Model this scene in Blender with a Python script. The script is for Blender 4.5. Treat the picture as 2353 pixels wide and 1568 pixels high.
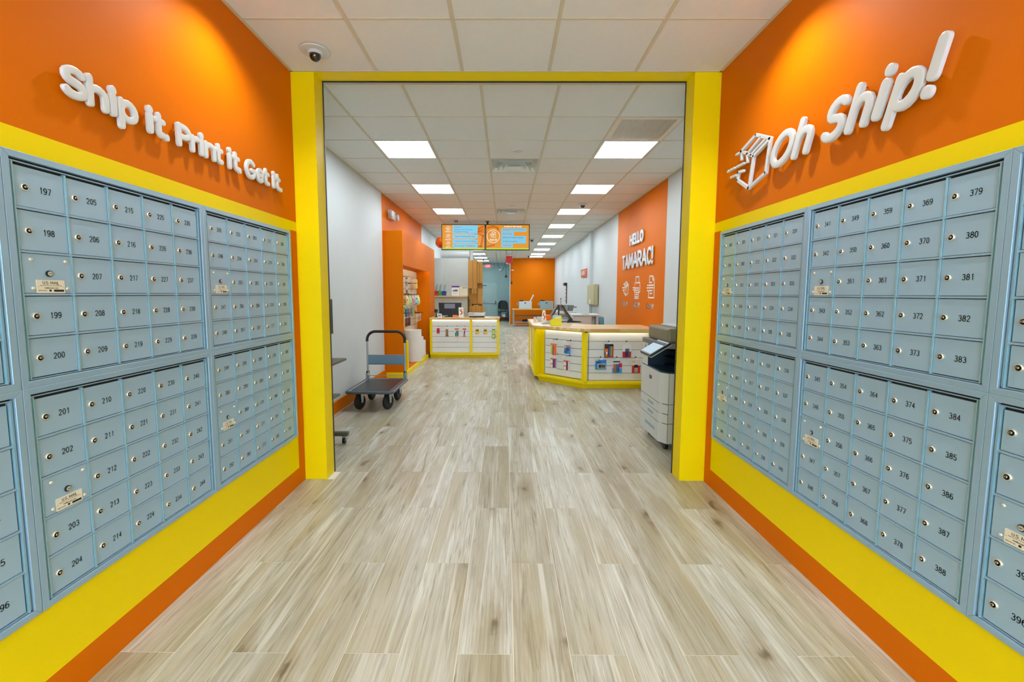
import bpy, bmesh, math, random
from mathutils import Vector, Matrix

random.seed(7)
PI = math.pi
SC = bpy.context.scene
COL = SC.collection
for _o in list(bpy.data.objects):
    bpy.data.objects.remove(_o)

# ------------------------------------------------------------------ camera
CAM_H = 1.4245
F_PX, PITCH, YAW, ROLL, CXP, CYP = 1000.0, 0.087, -0.004, 0.003, 1156.978, 762.181
def set_camera():
    cp, sp, cy, sy = math.cos(PITCH), math.sin(PITCH), math.cos(YAW), math.sin(YAW)
    F = Vector((sy*cp, cy*cp, -sp)); R = Vector((cy, -sy, 0)); U = R.cross(F)
    c, s = math.cos(ROLL), math.sin(ROLL)
    R, U = R*c+U*s, U*c-R*s
    cam = bpy.data.cameras.new('camera'); o = bpy.data.objects.new('camera', cam)
    m = Matrix((R, U, -F)).transposed().to_4x4(); m.translation = (0, 0, CAM_H)
    o.matrix_world = m
    cam.sensor_width = 36; cam.sensor_fit = 'HORIZONTAL'; cam.lens = 36*F_PX/2353
    cam.shift_x = (1176.5-CXP)/2353; cam.shift_y = (CYP-784)/2353
    cam.clip_start = .02; cam.clip_end = 100
    COL.objects.link(o); SC.camera = o
set_camera()

# ------------------------------------------------------------------ world, lights, exposure
EXPO = 0.35
PANEL = 19.0          # radiance of the ceiling light diffusers
SPOT_W = 56.0         # recessed downlights in the mailbox room
DAY = 7             # daylight through the shop front behind the camera
SC.view_settings.view_transform = 'Standard'; SC.view_settings.look = 'None'
SC.view_settings.exposure = EXPO; SC.view_settings.gamma = 1; SC.view_settings.use_curve_mapping = False
w = bpy.data.worlds.new('world'); SC.world = w; w.use_nodes = True
bg = w.node_tree.nodes['Background']; bg.inputs[0].default_value = (.62, .80, 1, 1); bg.inputs[1].default_value = DAY

def light(name, kind, loc, energy, color=(1, 1, 1), rot=(0, 0, 0), **kw):
    l = bpy.data.lights.new(name, kind); l.energy = energy; l.color = color
    for k, v in kw.items(): setattr(l, k, v)
    o = bpy.data.objects.new(name, l); o.location = loc; o.rotation_euler = rot
    COL.objects.link(o); return o
XL, XR = -1.528, 1.522            # mailbox room side walls
Y0, YO, YO2 = -2.6, 3.223, 3.365  # shop front, opening front, opening back
ZC, ZM = 2.9885, 3.05             # the two ceilings
MX0, MX1 = -2.02, 2.28            # main room walls
light('window_portal', 'AREA', (0, Y0+.02, 1.3), 1, rot=(PI/2, 0, PI), shape='RECTANGLE', size=2.9, size_y=2.5).data.cycles.is_portal = True
SPOTS = [(XL+.305, 2.325), (XR-.305, 2.325), (XL+.305, .49), (XR-.305, .49), (XL+.305, -1.34), (XR-.305, -1.34)]
for sx, sy in SPOTS:
    light('downlight_lamp', 'SPOT', (sx, sy, ZC-.006), SPOT_W, (1, .97, .92), spot_size=2.35, spot_blend=.75, shadow_soft_size=.035)

# ------------------------------------------------------------------ materials
def lin(c):
    out = []
    for v in c[:3]:
        v = v/255
        out.append(v/12.92 if v <= .04045 else ((v+.055)/1.055)**2.4)
    return (*out, 1)
MATS = {}
def mat(name, rgb, rough=.5, metal=0, var=.05, scale=12, bump=0, bscale=150, emit=0, trans=0, coat=0, stretch=(1, 1, 1)):
    if name in MATS: return MATS[name]
    m = bpy.data.materials.new(name); m.use_nodes = True; nt = m.node_tree; N = nt.nodes; L = nt.links
    b = N['Principled BSDF']; c = lin(rgb)
    b.inputs['Roughness'].default_value = rough; b.inputs['Metallic'].default_value = metal
    tc = N.new('ShaderNodeTexCoord'); mp = N.new('ShaderNodeMapping'); mp.inputs['Scale'].default_value = stretch
    L.new(tc.outputs['Object'], mp.inputs[0])
    nz = N.new('ShaderNodeTexNoise'); nz.inputs['Scale'].default_value = scale; nz.inputs['Detail'].default_value = 2
    L.new(mp.outputs[0], nz.inputs['Vector'])
    mx = N.new('ShaderNodeMix'); mx.data_type = 'RGBA'
    mx.inputs[6].default_value = tuple(x*(1-var) for x in c[:3])+(1,)
    mx.inputs[7].default_value = tuple(min(1, x*(1+var)) for x in c[:3])+(1,)
    L.new(nz.outputs[0], mx.inputs[0]); L.new(mx.outputs[2], b.inputs['Base Color'])
    if bump:
        n2 = N.new('ShaderNodeTexNoise'); n2.inputs['Scale'].default_value = bscale
        L.new(mp.outputs[0], n2.inputs['Vector'])
        bp = N.new('ShaderNodeBump'); bp.inputs['Strength'].default_value = bump; bp.inputs['Distance'].default_value = .002
        L.new(n2.outputs[0], bp.inputs['Height']); L.new(bp.outputs[0], b.inputs['Normal'])
    if emit:
        L.new(mx.outputs[2], b.inputs['Emission Color']); b.inputs['Emission Strength'].default_value = emit
        b.inputs['Specular IOR Level'].default_value = .1
    if trans: b.inputs['Transmission Weight'].default_value = trans
    if coat: b.inputs['Coat Weight'].default_value = coat
    MATS[name] = m; return m
def spec(m, v):
    m.node_tree.nodes['Principled BSDF'].inputs['Specular IOR Level'].default_value = v; return m
def emat(name, rgb, k=1.0):
    """a lit screen colour"""
    if name in MATS: return MATS[name]
    m = mat(name, (8, 8, 8), .4, var=0)
    b = m.node_tree.nodes['Principled BSDF']
    b.inputs['Emission Color'].default_value = lin(rgb); b.inputs['Emission Strength'].default_value = k*2**-EXPO
    return m

def floor_mat():
    m = bpy.data.materials.new('wood_look_tile'); m.use_nodes = True; nt = m.node_tree; N = nt.nodes; L = nt.links
    b = N['Principled BSDF']; b.inputs['Roughness'].default_value = .34
    geo = N.new('ShaderNodeNewGeometry'); oi = N.new('ShaderNodeObjectInfo')
    def math_(op, a, c=None):
        n = N.new('ShaderNodeMath'); n.operation = op
        for i, v in enumerate((a, c)):
            if v is None: continue
            if isinstance(v, (int, float)): n.inputs[i].default_value = v
            else: L.new(v, n.inputs[i])
        return n.outputs[0]
    r = math_('FRACT', math_('ADD', geo.outputs['Random Per Island'], oi.outputs['Random']))
    r2 = math_('FRACT', math_('MULTIPLY', r, 37.7))
    comb = N.new('ShaderNodeCombineXYZ'); L.new(math_('MULTIPLY', r, 53), comb.inputs[0]); L.new(math_('MULTIPLY', r2, 91), comb.inputs[1])
    add = N.new('ShaderNodeVectorMath'); add.operation = 'ADD'; L.new(geo.outputs['Position'], add.inputs[0]); L.new(comb.outputs[0], add.inputs[1])
    def mapped(s):
        mp = N.new('ShaderNodeMapping'); mp.inputs['Scale'].default_value = s; L.new(add.outputs[0], mp.inputs[0]); return mp.outputs[0]
    def noise(v, scale, det, dist=0, rough=.5):
        n = N.new('ShaderNodeTexNoise'); n.inputs['Scale'].default_value = scale; n.inputs['Detail'].default_value = det
        n.inputs['Distortion'].default_value = dist; n.inputs['Roughness'].default_value = rough; L.new(v, n.inputs['Vector']); return n.outputs[0]
    def ramp(f, stops):
        n = N.new('ShaderNodeValToRGB'); L.new(f, n.inputs[0]); e = n.color_ramp.elements
        e[0].position, e[0].color = stops[0][0], stops[0][1]; e[1].position, e[1].color = stops[1][0], stops[1][1]
        for p, c in stops[2:]:
            k = e.new(p); k.color = c
        return n.outputs[0]
    def mix(f, a, c, mode='MIX'):
        n = N.new('ShaderNodeMix'); n.data_type = 'RGBA'; n.blend_type = mode
        for i, v in ((0, f), (6, a), (7, c)):
            if isinstance(v, (int, float)): n.inputs[i].default_value = v
            elif isinstance(v, tuple): n.inputs[i].default_value = v
            else: L.new(v, n.inputs[i])
        return n.outputs[2]
    G = lambda v: (v, v, v, 1)
    broad = ramp(noise(mapped((5, .75, 1)), 1.2, 5, 1.0, .55), [(.36, lin((176, 173, 156))), (.62, lin((211, 214, 208)))])
    olive = ramp(noise(mapped((3.4, .55, 1)), 1.5, 3, .8, .5), [(.46, G(0)), (.66, G(.8))])
    col = mix(olive, broad, lin((176, 166, 134)))
    fine = noise(mapped((70, 1.9, 1)), 1.3, 6, .6, .65)
    col = mix(ramp(fine, [(.42, G(.5)), (.58, G(0))]), col, lin((160, 153, 134)))
    streak = ramp(noise(mapped((13, .6, 1)), 1.6, 7, 3.0, .66), [(.52, G(0)), (.67, G(.85))])
    col = mix(streak, col, lin((140, 128, 102)))
    pale = ramp(noise(mapped((17, .40, 1)), 1.1, 4, 1.5, .55), [(.58, G(0)), (.72, G(.75))])
    col = mix(pale, col, lin((222, 225, 220)))
    wob = N.new('ShaderNodeTexNoise'); wob.inputs['Scale'].default_value = 6; wob.inputs['Detail'].default_value = 4; L.new(add.outputs[0], wob.inputs['Vector'])
    wv = N.new('ShaderNodeVectorMath'); wv.operation = 'MULTIPLY_ADD'; L.new(wob.outputs[1], wv.inputs[0]); wv.inputs[1].default_value = (.10, .30, 0); L.new(add.outputs[0], wv.inputs[2])
    mpv = N.new('ShaderNodeMapping'); mpv.inputs['Scale'].default_value = (2.6, .9, 1); L.new(wv.outputs[0], mpv.inputs[0])
    vor = N.new('ShaderNodeTexVoronoi'); vor.voronoi_dimensions = '2D'; vor.inputs['Scale'].default_value = 1; L.new(mpv.outputs[0], vor.inputs['Vector'])
    sep = N.new('ShaderNodeSeparateColor'); L.new(vor.outputs['Color'], sep.inputs[0])
    keep = math_('GREATER_THAN', sep.outputs[0], .30)
    sz = math_('ADD', math_('MULTIPLY', sep.outputs[1], .6), .6)
    dist = math_('DIVIDE', vor.outputs['Distance'], sz)
    halo = math_('MULTIPLY', keep, ramp(math_('ADD', dist, math_('MULTIPLY', math_('SUBTRACT', fine, .5), .25)), [(.04, G(.7)), (.24, G(0))]))
    core = math_('MULTIPLY', keep, ramp(math_('ADD', dist, math_('MULTIPLY', math_('SUBTRACT', fine, .5), .10)), [(.02, G(.8)), (.07, G(0))]))
    col = mix(halo, col, lin((152, 138, 108)))
    col = mix(core, col, lin((100, 86, 66)))
    tone = ramp(r2, [(0, lin((236, 232, 222))), (1, lin((255, 255, 255))), (.5, lin((247, 245, 240)))])
    col = mix(1.0, col, tone, 'MULTIPLY')
    L.new(col, b.inputs['Base Color'])
    bp = N.new('ShaderNodeBump'); bp.inputs['Strength'].default_value = .12; bp.inputs['Distance'].default_value = .002
    L.new(fine, bp.inputs['Height']); L.new(bp.outputs[0], b.inputs['Normal'])
    return m
def butcher_mat():
    m = mat('butcher_block', (205, 160, 95), .28); nt = m.node_tree; N = nt.nodes; L = nt.links
    b = N['Principled BSDF']; tc = N.new('ShaderNodeTexCoord')
    br = N.new('ShaderNodeTexBrick'); br.inputs['Scale'].default_value = 1; br.inputs['Mortar Size'].default_value = .0008
    br.inputs['Brick Width'].default_value = .42; br.inputs['Row Height'].default_value = .045; br.inputs['Mortar Smooth'].default_value = 1
    br.inputs['Color1'].default_value = lin((246, 218, 160)); br.inputs['Color2'].default_value = lin((214, 168, 104)); br.inputs['Mortar'].default_value = lin((190, 145, 90))
    L.new(tc.outputs['Object'], br.inputs['Vector'])
    nz = N.new('ShaderNodeTexNoise'); nz.inputs['Scale'].default_value = 30
    mp = N.new('ShaderNodeMapping'); mp.inputs['Scale'].default_value = (.5, 6, 6); L.new(tc.outputs['Object'], mp.inputs[0]); L.new(mp.outputs[0], nz.inputs['Vector'])
    mx = N.new('ShaderNodeMix'); mx.data_type = 'RGBA'; mx.blend_type = 'MULTIPLY'; mx.inputs[0].default_value = .2
    L.new(br.outputs[0], mx.inputs[6]); L.new(nz.outputs[0], mx.inputs[7]); L.new(mx.outputs[2], b.inputs['Base Color'])
    return m
def glass_mat():
    m = bpy.data.materials.new('clear_glass'); m.use_nodes = True; nt = m.node_tree; N = nt.nodes; L = nt.links
    for n in list(N):
        if n.type != 'OUTPUT_MATERIAL': N.remove(n)
    t = N.new('ShaderNodeBsdfTransparent'); g = N.new('ShaderNodeBsdfGlossy'); g.inputs['Roughness'].default_value = .03
    mx = N.new('ShaderNodeMixShader'); mx.inputs[0].default_value = .06
    L.new(t.outputs[0], mx.inputs[1]); L.new(g.outputs[0], mx.inputs[2]); L.new(mx.outputs[0], N['Material Output'].inputs[0])
    return m

ORANGE = mat('orange_paint', (217, 112, 0), .45, bump=.12, bscale=60, var=.03, scale=3)
YELLOW = mat('yellow_paint', (242, 217, 0), .42, bump=.10, bscale=60, var=.02, scale=3)
CABY = mat('yellow_laminate', (246, 218, 0), .35, var=.02)
WHITE = mat('white_paint', (204, 211, 214), .55, bump=.08, bscale=60, var=.02, scale=3)
TEAL = mat('pale_teal_paint', (150, 180, 180), .55, var=.03, scale=3)
TILE = mat('ceiling_tile', (226, 226, 222), .85, bump=.3, bscale=300, var=.03)
GRID = mat('ceiling_grid', (206, 196, 170), .5, var=.04)
GROUT = mat('floor_grout', (226, 223, 213), .7, var=.04)
FLOOR = floor_mat(); BUTCH = butcher_mat(); GLASS = glass_mat()
MBOX = mat('blue_grey_aluminium', (158, 190, 214), .36, metal=.25, var=.03, scale=5)
MTRIM = mat('blue_grey_trim', (152, 184, 208), .30, metal=.35, var=.03, scale=5)
MEDGE = mat('daylit_edge', (150, 196, 216), .25, metal=.4, var=.03)  # daylight reflected by the side edges, put into their colour
DARK = mat('gap_shade', (18, 20, 22), .8)  # shade inside gaps and openings, put into the colour
CHROME = mat('nickel', (226, 219, 200), .26, metal=.75, var=.04)
STEEL = mat('zinc_steel', (170, 182, 190), .28, metal=.9, var=.05)
BLACK = mat('black_plastic', (24, 26, 28), .4)
RUBBER = mat('black_rubber', (22, 23, 25), .65, bump=.2)
INK = mat('black_ink', (22, 24, 28), .5)
PLATE = mat('ivory_plate', (226, 220, 200), .4)
LETTER = mat('white_foam_letter', (214, 220, 226), .35, var=.02)
LIGHTP = emat('light_diffuser', (255, 255, 255), PANEL)
LIGHTP.node_tree.nodes['Principled BSDF'].inputs['Emission Color'].default_value = (.86, .95, 1, 1)
LED = emat('led_strip', (255, 252, 240), 9)
SLAT = mat('white_slat_board', (226, 228, 228), .35, var=.02)
CARD = mat('cardboard', (190, 140, 66), .8, var=.06)
GREYW = mat('light_grey_plastic', (205, 210, 210), .4, var=.02)
GREYM = mat('mid_grey_plastic', (150, 158, 160), .45)
KIOSK = mat('olive_grey_metal', (92, 90, 76), .5)
PAPER = mat('white_paper', (236, 236, 234), .6, var=.02)
CARDO = mat('orange_card', (240, 120, 30), .6)
RED = mat('red_plastic', (200, 30, 28), .4)
spec(ORANGE, .07); spec(YELLOW, .12); spec(CABY, .2)
def cm(name, rgb, rough=.45): return mat(name, rgb, rough, var=.03)

# ------------------------------------------------------------------ mesh building
class MB:
    def __init__(s): s.v = []; s.f = []; s.m = []
    def add(s, vs, fs, mi=0, M=None):
        n = len(s.v)
        s.v += [tuple(M @ Vector(p)) if M else tuple(p) for p in vs]
        s.f += [tuple(n+i for i in f) for f in fs]; s.m += [mi]*len(fs); return s
    def box(s, x0, y0, z0, x1, y1, z1, mi=0, M=None):
        return s.add([(x0, y0, z0), (x1, y0, z0), (x1, y1, z0), (x0, y1, z0), (x0, y0, z1), (x1, y0, z1), (x1, y1, z1), (x0, y1, z1)],
                     [(0, 3, 2, 1), (4, 5, 6, 7), (0, 1, 5, 4), (1, 2, 6, 5), (2, 3, 7, 6), (3, 0, 4, 7)], mi, M)
    def cbox(s, c, d, mi=0, M=None):
        return s.box(c[0]-d[0]/2, c[1]-d[1]/2, c[2]-d[2]/2, c[0]+d[0]/2, c[1]+d[1]/2, c[2]+d[2]/2, mi, M)
    def prism(s, poly, a, b, plane='xy', mi=0, M=None):
        k = len(poly)
        def P(u, v, w):
            return (u, v, w) if plane == 'xy' else ((u, w, v) if plane == 'xz' else (w, u, v))
        vs = [P(u, v, a) for u, v in poly]+[P(u, v, b) for u, v in poly]
        fs = [tuple(range(k))[::-1], tuple(range(k, 2*k))]+[(i, (i+1) % k, k+(i+1) % k, k+i) for i in range(k)]
        return s.add(vs, fs, mi, M)
    def lathe(s, prof, c=(0, 0, 0), axis='z', n=20, mi=0, M=None):
        vs = []; fs = []
        for r, h in prof:
            for i in range(n):
                t = 2*PI*i/n; a, b = r*math.cos(t), r*math.sin(t)
                p = (a, b, h) if axis == 'z' else ((a, h, b) if axis == 'y' else (h, a, b))
                vs.append((p[0]+c[0], p[1]+c[1], p[2]+c[2]))
        k = len(prof)
        for j in range(k-1):
            for i in range(n): fs.append((j*n+i, j*n+(i+1) % n, (j+1)*n+(i+1) % n, (j+1)*n+i))
        if prof[0][0] > 1e-6: fs.append(tuple(range(n))[::-1])
        if prof[-1][0] > 1e-6: fs.append(tuple((k-1)*n+i for i in range(n)))
        return s.add(vs, fs, mi, M)
    def cyl(s, c, r, h, axis='z', n=16, mi=0, M=None):
        return s.lathe([(r, 0), (r, h)], c, axis, n, mi, M)
    def tube(s, pts, r, n=8, closed=False, mi=0, M=None):
        P = [Vector(p) for p in pts]; k = len(P); vs = []; fs = []; up = None
        for i, p in enumerate(P):
            if closed: t = (P[(i+1) % k]-P[i-1])
            else: t = (P[min(i+1, k-1)]-P[max(i-1, 0)])
            t.normalize()
            if up is None:
                up = Vector((0, 0, 1)) if abs(t.z) < .9 else Vector((1, 0, 0))
            a = (up-t*up.dot(t)).normalized(); b = t.cross(a); up = a
            rr = r[i] if isinstance(r, (list, tuple)) else r
            for j in range(n):
                q = 2*PI*j/n; vs.append(tuple(p+a*rr*math.cos(q)+b*rr*math.sin(q)))
        for i in range(k if closed else k-1):
            for j in range(n):
                i2 = (i+1) % k; fs.append((i*n+j, i*n+(j+1) % n, i2*n+(j+1) % n, i2*n+j))
        if not closed: fs += [tuple(range(n))[::-1], tuple((k-1)*n+j for j in range(n))]
        return s.add(vs, fs, mi, M)
    def stroke(s, pts, w, y0, y1, closed=False, mi=0):
        """flat bar with round ends along a polyline in the xz plane"""
        P = [Vector((a, b)) for a, b in pts]; n = len(P)
        for i in range(n if closed else n-1):
            a, b = P[i], P[(i+1) % n]; d = b-a
            ang = math.atan2(d.y, d.x); poly = []
            for c, s0 in ((b, -PI/2), (a, PI/2)):
                for k in range(7):
                    t = ang+s0+PI*k/6; poly.append((c.x+w/2*math.cos(t), c.y+w/2*math.sin(t)))
            s.prism(poly, y0, y1, 'xz', mi)
        return s
    def mesh(s, name, mats, smooth=False):
        me = bpy.data.meshes.new(name); me.from_pydata(s.v, [], s.f)
        for m in (mats if isinstance(mats, (list, tuple)) else [mats]): me.materials.append(m)
        me.polygons.foreach_set('material_index', s.m)
        bm = bmesh.new(); bm.from_mesh(me); bmesh.ops.recalc_face_normals(bm, faces=bm.faces); bm.to_mesh(me); bm.free()
        if smooth:
            me.polygons.foreach_set('use_smooth', [True]*len(me.polygons))
            try: me.set_sharp_from_angle(angle=math.radians(38))
            except Exception: pass
        return me
    def build(s, name, mats, parent=None, smooth=False, bevel=0, loc=None, kind=None, label=None):
        o = bpy.data.objects.new(name, s.mesh(name, mats, smooth)); COL.objects.link(o)
        if parent: o.parent = parent
        if loc: o.location = loc
        if bevel:
            b = o.modifiers.new('bevel', 'BEVEL'); b.width = bevel; b.segments = 2; b.limit_method = 'ANGLE'
        if kind: o['kind'] = kind
        if label: o['label'] = label
        return o
def link(name, me, parent=None, loc=(0, 0, 0), rot=(0, 0, 0), scale=(1, 1, 1)):
    o = bpy.data.objects.new(name, me); COL.objects.link(o); o.parent = parent; o.location = loc; o.rotation_euler = rot; o.scale = scale
    return o
def thing(name, label, cat, loc=(0, 0, 0), rotz=0, group=None):
    o = bpy.data.objects.new(name, None); COL.objects.link(o); o.location = loc; o.rotation_euler = (0, 0, rotz)
    o.empty_display_size = .05; o['label'] = label; o['category'] = cat
    if group: o['group'] = group
    return o
def tag(o, label, cat, group=None):
    o['label'] = label; o['category'] = cat
    if group: o['group'] = group
    return o
def struct(name):
    o = bpy.data.objects.new(name, None); COL.objects.link(o); o.empty_display_size = .05; o['kind'] = 'structure'; return o

# single-stroke round lettering: every glyph is a list of polylines, cap height 1, x-height .68
def _arc(cx, cy, rx, ry, a0, a1, n=9):
    return [(cx+rx*math.cos(math.radians(a0+(a1-a0)*k/n)), cy+ry*math.sin(math.radians(a0+(a1-a0)*k/n))) for k in range(n+1)]
def _glyphs():
    A = _arc; X = .68; r = .26; h = X/2; G = {}
    ring = A(r, h, r, h, 90, 450, 16)
    G['O'] = [A(.38, .5, .38, .5, 90, 450, 20)]; G['0'] = [A(.3, .5, .3, .5, 90, 450, 20)]
    G['1'] = [[(0, .80), (.2, 1)], [(.2, 1), (.2, 0)]]
    G['2'] = [A(.28, .72, .28, .28, 165, -25, 9)+[(.0, 0)], [(0, 0), (.58, 0)]]
    G['3'] = [A(.27, .76, .24, .24, 150, -90, 8), A(.26, .26, .29, .27, 90, -150, 9)]
    G['4'] = [[(.44, 0), (.44, 1)], [(.44, 1), (0, .28)], [(0, .28), (.62, .28)]]
    G['5'] = [[(.52, 1), (.08, 1)], [(.08, 1), (.03, .54)], A(.27, .32, .29, .32, 140, -150, 10)]
    G['6'] = [A(.29, .31, .27, .31, 90, 450, 14), [(.03, .36)]+A(.36, .5, .34, .5, 170, 60, 6)]
    G['7'] = [[(0, 1), (.56, 1)], [(.56, 1), (.18, 0)]]
    G['8'] = [A(.29, .76, .23, .24, 90, 450, 14), A(.29, .27, .28, .27, 90, 450, 14)]
    G['9'] = [A(.29, .69, .27, .31, 90, 450, 14), A(.22, .5, .34, .5, -120, 10, 6)]
    G['A'] = [[(0, 0), (.34, 1)], [(.34, 1), (.68, 0)], [(.13, .33), (.55, .33)]]
    G['B'] = [[(0, 0), (0, 1)], [(0, 1), (.25, 1)]+A(.25, .77, .24, .23, 90, -90, 6)+[(0, .54)], [(.25, .54)]+A(.27, .27, .28, .27, 90, -90, 7)+[(0, 0)]]
    G['C'] = [A(.38, .5, .38, .5, 48, 312, 14)]
    G['D'] = [[(0, 0), (0, 1)], [(0, 1), (.2, 1)]+A(.22, .5, .40, .5, 90, -90, 10)+[(0, 0)]]
    G['E'] = [[(0, 0), (0, 1)], [(0, 1), (.46, 1)], [(0, .52), (.40, .52)], [(0, 0), (.46, 0)]]
    G['F'] = [[(0, 0), (0, 1)], [(0, 1), (.46, 1)], [(0, .52), (.40, .52)]]
    G['G'] = [A(.38, .5, .38, .5, 48, 350, 14), [(.76, .44), (.44, .44)]]
    G['H'] = [[(0, 0), (0, 1)], [(.52, 0), (.52, 1)], [(0, .5), (.52, .5)]]
    G['I'] = [[(0, 0), (0, 1)]]; G['L'] = [[(0, 1), (0, 0)], [(0, 0), (.42, 0)]]
    G['M'] = [[(0, 0), (.06, 1)], [(.06, 1), (.4, .25)], [(.4, .25), (.74, 1)], [(.74, 1), (.8, 0)]]
    G['N'] = [[(0, 0), (0, 1)], [(0, 1), (.52, 0)], [(.52, 0), (.52, 1)]]
    G['P'] = [[(0, 0), (0, 1)], [(0, 1), (.25, 1)]+A(.25, .72, .27, .28, 90, -90, 7)+[(0, .44)]]
    G['R'] = G['P']+[[(.25, .44), (.54, 0)]]
    G['S'] = [A(.30, .755, .27, .245, 35, 235, 9)+A(.28, .26, .30, .26, 60, -150, 10)]
    G['T'] = [[(0, 1), (.6, 1)], [(.3, 1), (.3, 0)]]
    G['U'] = [[(0, 1), (0, .28)]+A(.26, .28, .26, .28, 180, 360, 8)+[(.52, 1)]]
    G['X'] = [[(0, 0), (.56, 1)], [(0, 1), (.56, 0)]]
    G['a'] = [ring, [(2*r, X), (2*r, 0)]]; G['b'] = [ring, [(0, 1), (0, 0)]]
    G['c'] = [A(r, h, r, h, 50, 310, 10)]; G['d'] = [ring, [(2*r, 1), (2*r, 0)]]
    G['e'] = [[(.02, h), (.5, h)]+A(r, h, r, h, 0, 310, 13)]
    G['f'] = [A(.27, .82, .15, .18, 70, 180, 4)+[(.12, 0)], [(0, X), (.3, X)]]
    G['g'] = [ring, [(2*r, X), (2*r, -.1)]+A(r, -.08, r, .2, 0, -140, 6)]
    G['h'] = [[(0, 0), (0, 1)], [(0, .4)]+A(.23, .43, .23, .25, 170, 0, 7)+[(.46, 0)]]
    G['i'] = [[(0, 0), (0, X)], [(0, .97), (0, .975)]]
    G['k'] = [[(0, 0), (0, 1)], [(0, .26), (.42, X)], [(.16, .40), (.45, 0)]]; G['l'] = [[(0, 0), (0, 1)]]
    G['m'] = [[(0, 0), (0, X)], A(.19, .46, .19, .22, 170, 0, 5)+[(.38, 0)], [(.38, .42)]+A(.57, .46, .19, .22, 170, 0, 5)+[(.76, 0)]]
    G['n'] = [[(0, 0), (0, X)], [(0, .4)]+A(.23, .43, .23, .25, 170, 0, 7)+[(.46, 0)]]
    G['o'] = [ring]; G['p'] = [ring, [(0, X), (0, -.32)]]
    G['r'] = [[(0, 0), (0, X)], [(0, .38)]+A(.24, .44, .24, .24, 170, 70, 4)]
    G['s'] = [A(.2, .51, .17, .165, 40, 240, 6)+A(.2, .175, .2, .175, 60, -145, 7)]
    G['t'] = [[(.14, .95), (.14, .2)]+A(.30, .2, .16, .2, 180, 285, 4), [(0, X), (.34, X)]]
    G['u'] = [[(0, X), (0, .24)]+A(.23, .24, .23, .24, 180, 360, 7)+[(.46, X)], [(.46, X), (.46, 0)]]
    G['v'] = [[(0, X), (.24, 0)], [(.24, 0), (.48, X)]]; G['x'] = [[(0, 0), (.44, X)], [(0, X), (.44, 0)]]
    G['y'] = [[(0, X), (.24, .05)], [(.48, X), (.16, -.3)]]; G['z'] = [[(0, X), (.42, X)], [(.42, X), (0, 0)], [(0, 0), (.42, 0)]]
    G['.'] = [[(0, 0), (0, .005)]]; G['!'] = [[(0, 1), (0, .34)], [(0, 0), (0, .005)]]; G['-'] = [[(0, .4), (.25, .4)]]
    G['&'] = [[(.62, 0), (.14, .66)]+A(.28, .82, .16, .18, 200, -30, 7)+[(.06, .36)]+A(.24, .2, .22, .2, 140, 340, 7)+[(.58, .4)]]
    G['+'] = [[(0, .45), (.4, .45)], [(.2, .25), (.2, .65)]]; G['%'] = [[(0, 0), (.5, 1)]]; G['$'] = G['S']; G[' '] = []
    return G
GLY = _glyphs()
def fit_strokes(lines, x0, x1, z0, z1, wt, shear=0):
    P = [(a+shear*b, b) for l in lines for a, b in l]
    ax, bx, ay, by = min(p[0] for p in P), max(p[0] for p in P), min(p[1] for p in P), max(p[1] for p in P)
    x0 += wt/2; x1 -= wt/2; z0 += wt/2; z1 -= wt/2
    sx = (x1-x0)/(bx-ax) if bx-ax > .02 else 0; sz = (z1-z0)/(by-ay) if by-ay > .02 else 0
    cx = (x0+x1)/2 if not sx else x0; cz = (z0+z1)/2 if not sz else z0
    return [[(cx+(a+shear*b-ax)*sx, cz+(b-ay)*sz) for a, b in l] for l in lines]
def line_strokes(text, gap=.22, space=.36):
    out = []; x = 0
    for ch in text:
        g = GLY.get(ch, GLY['o'])
        if not g: x += space; continue
        w = max(a for l in g for a, b in l)
        out += [[(x+a, b) for a, b in l] for l in g]; x += w+gap
    return out
def ribbon(mb, lines, wt, y, mi=0):
    """flat print: ribbons with round ends in the plane y"""
    for l in lines:
        P = [Vector(p) for p in l]
        for k in range(len(P)-1):
            a, b = P[k], P[k+1]; d = b-a
            ang = math.atan2(d.y, d.x) if d.length > 1e-9 else PI/2; poly = []
            for c, s0 in ((b, -PI/2), (a, PI/2)):
                for q in range(4):
                    t = ang+s0+PI*q/3; poly.append((c.x+wt/2*math.cos(t), y, c.y+wt/2*math.sin(t)))
            mb.add(poly, [tuple(range(8))], mi)
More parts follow.
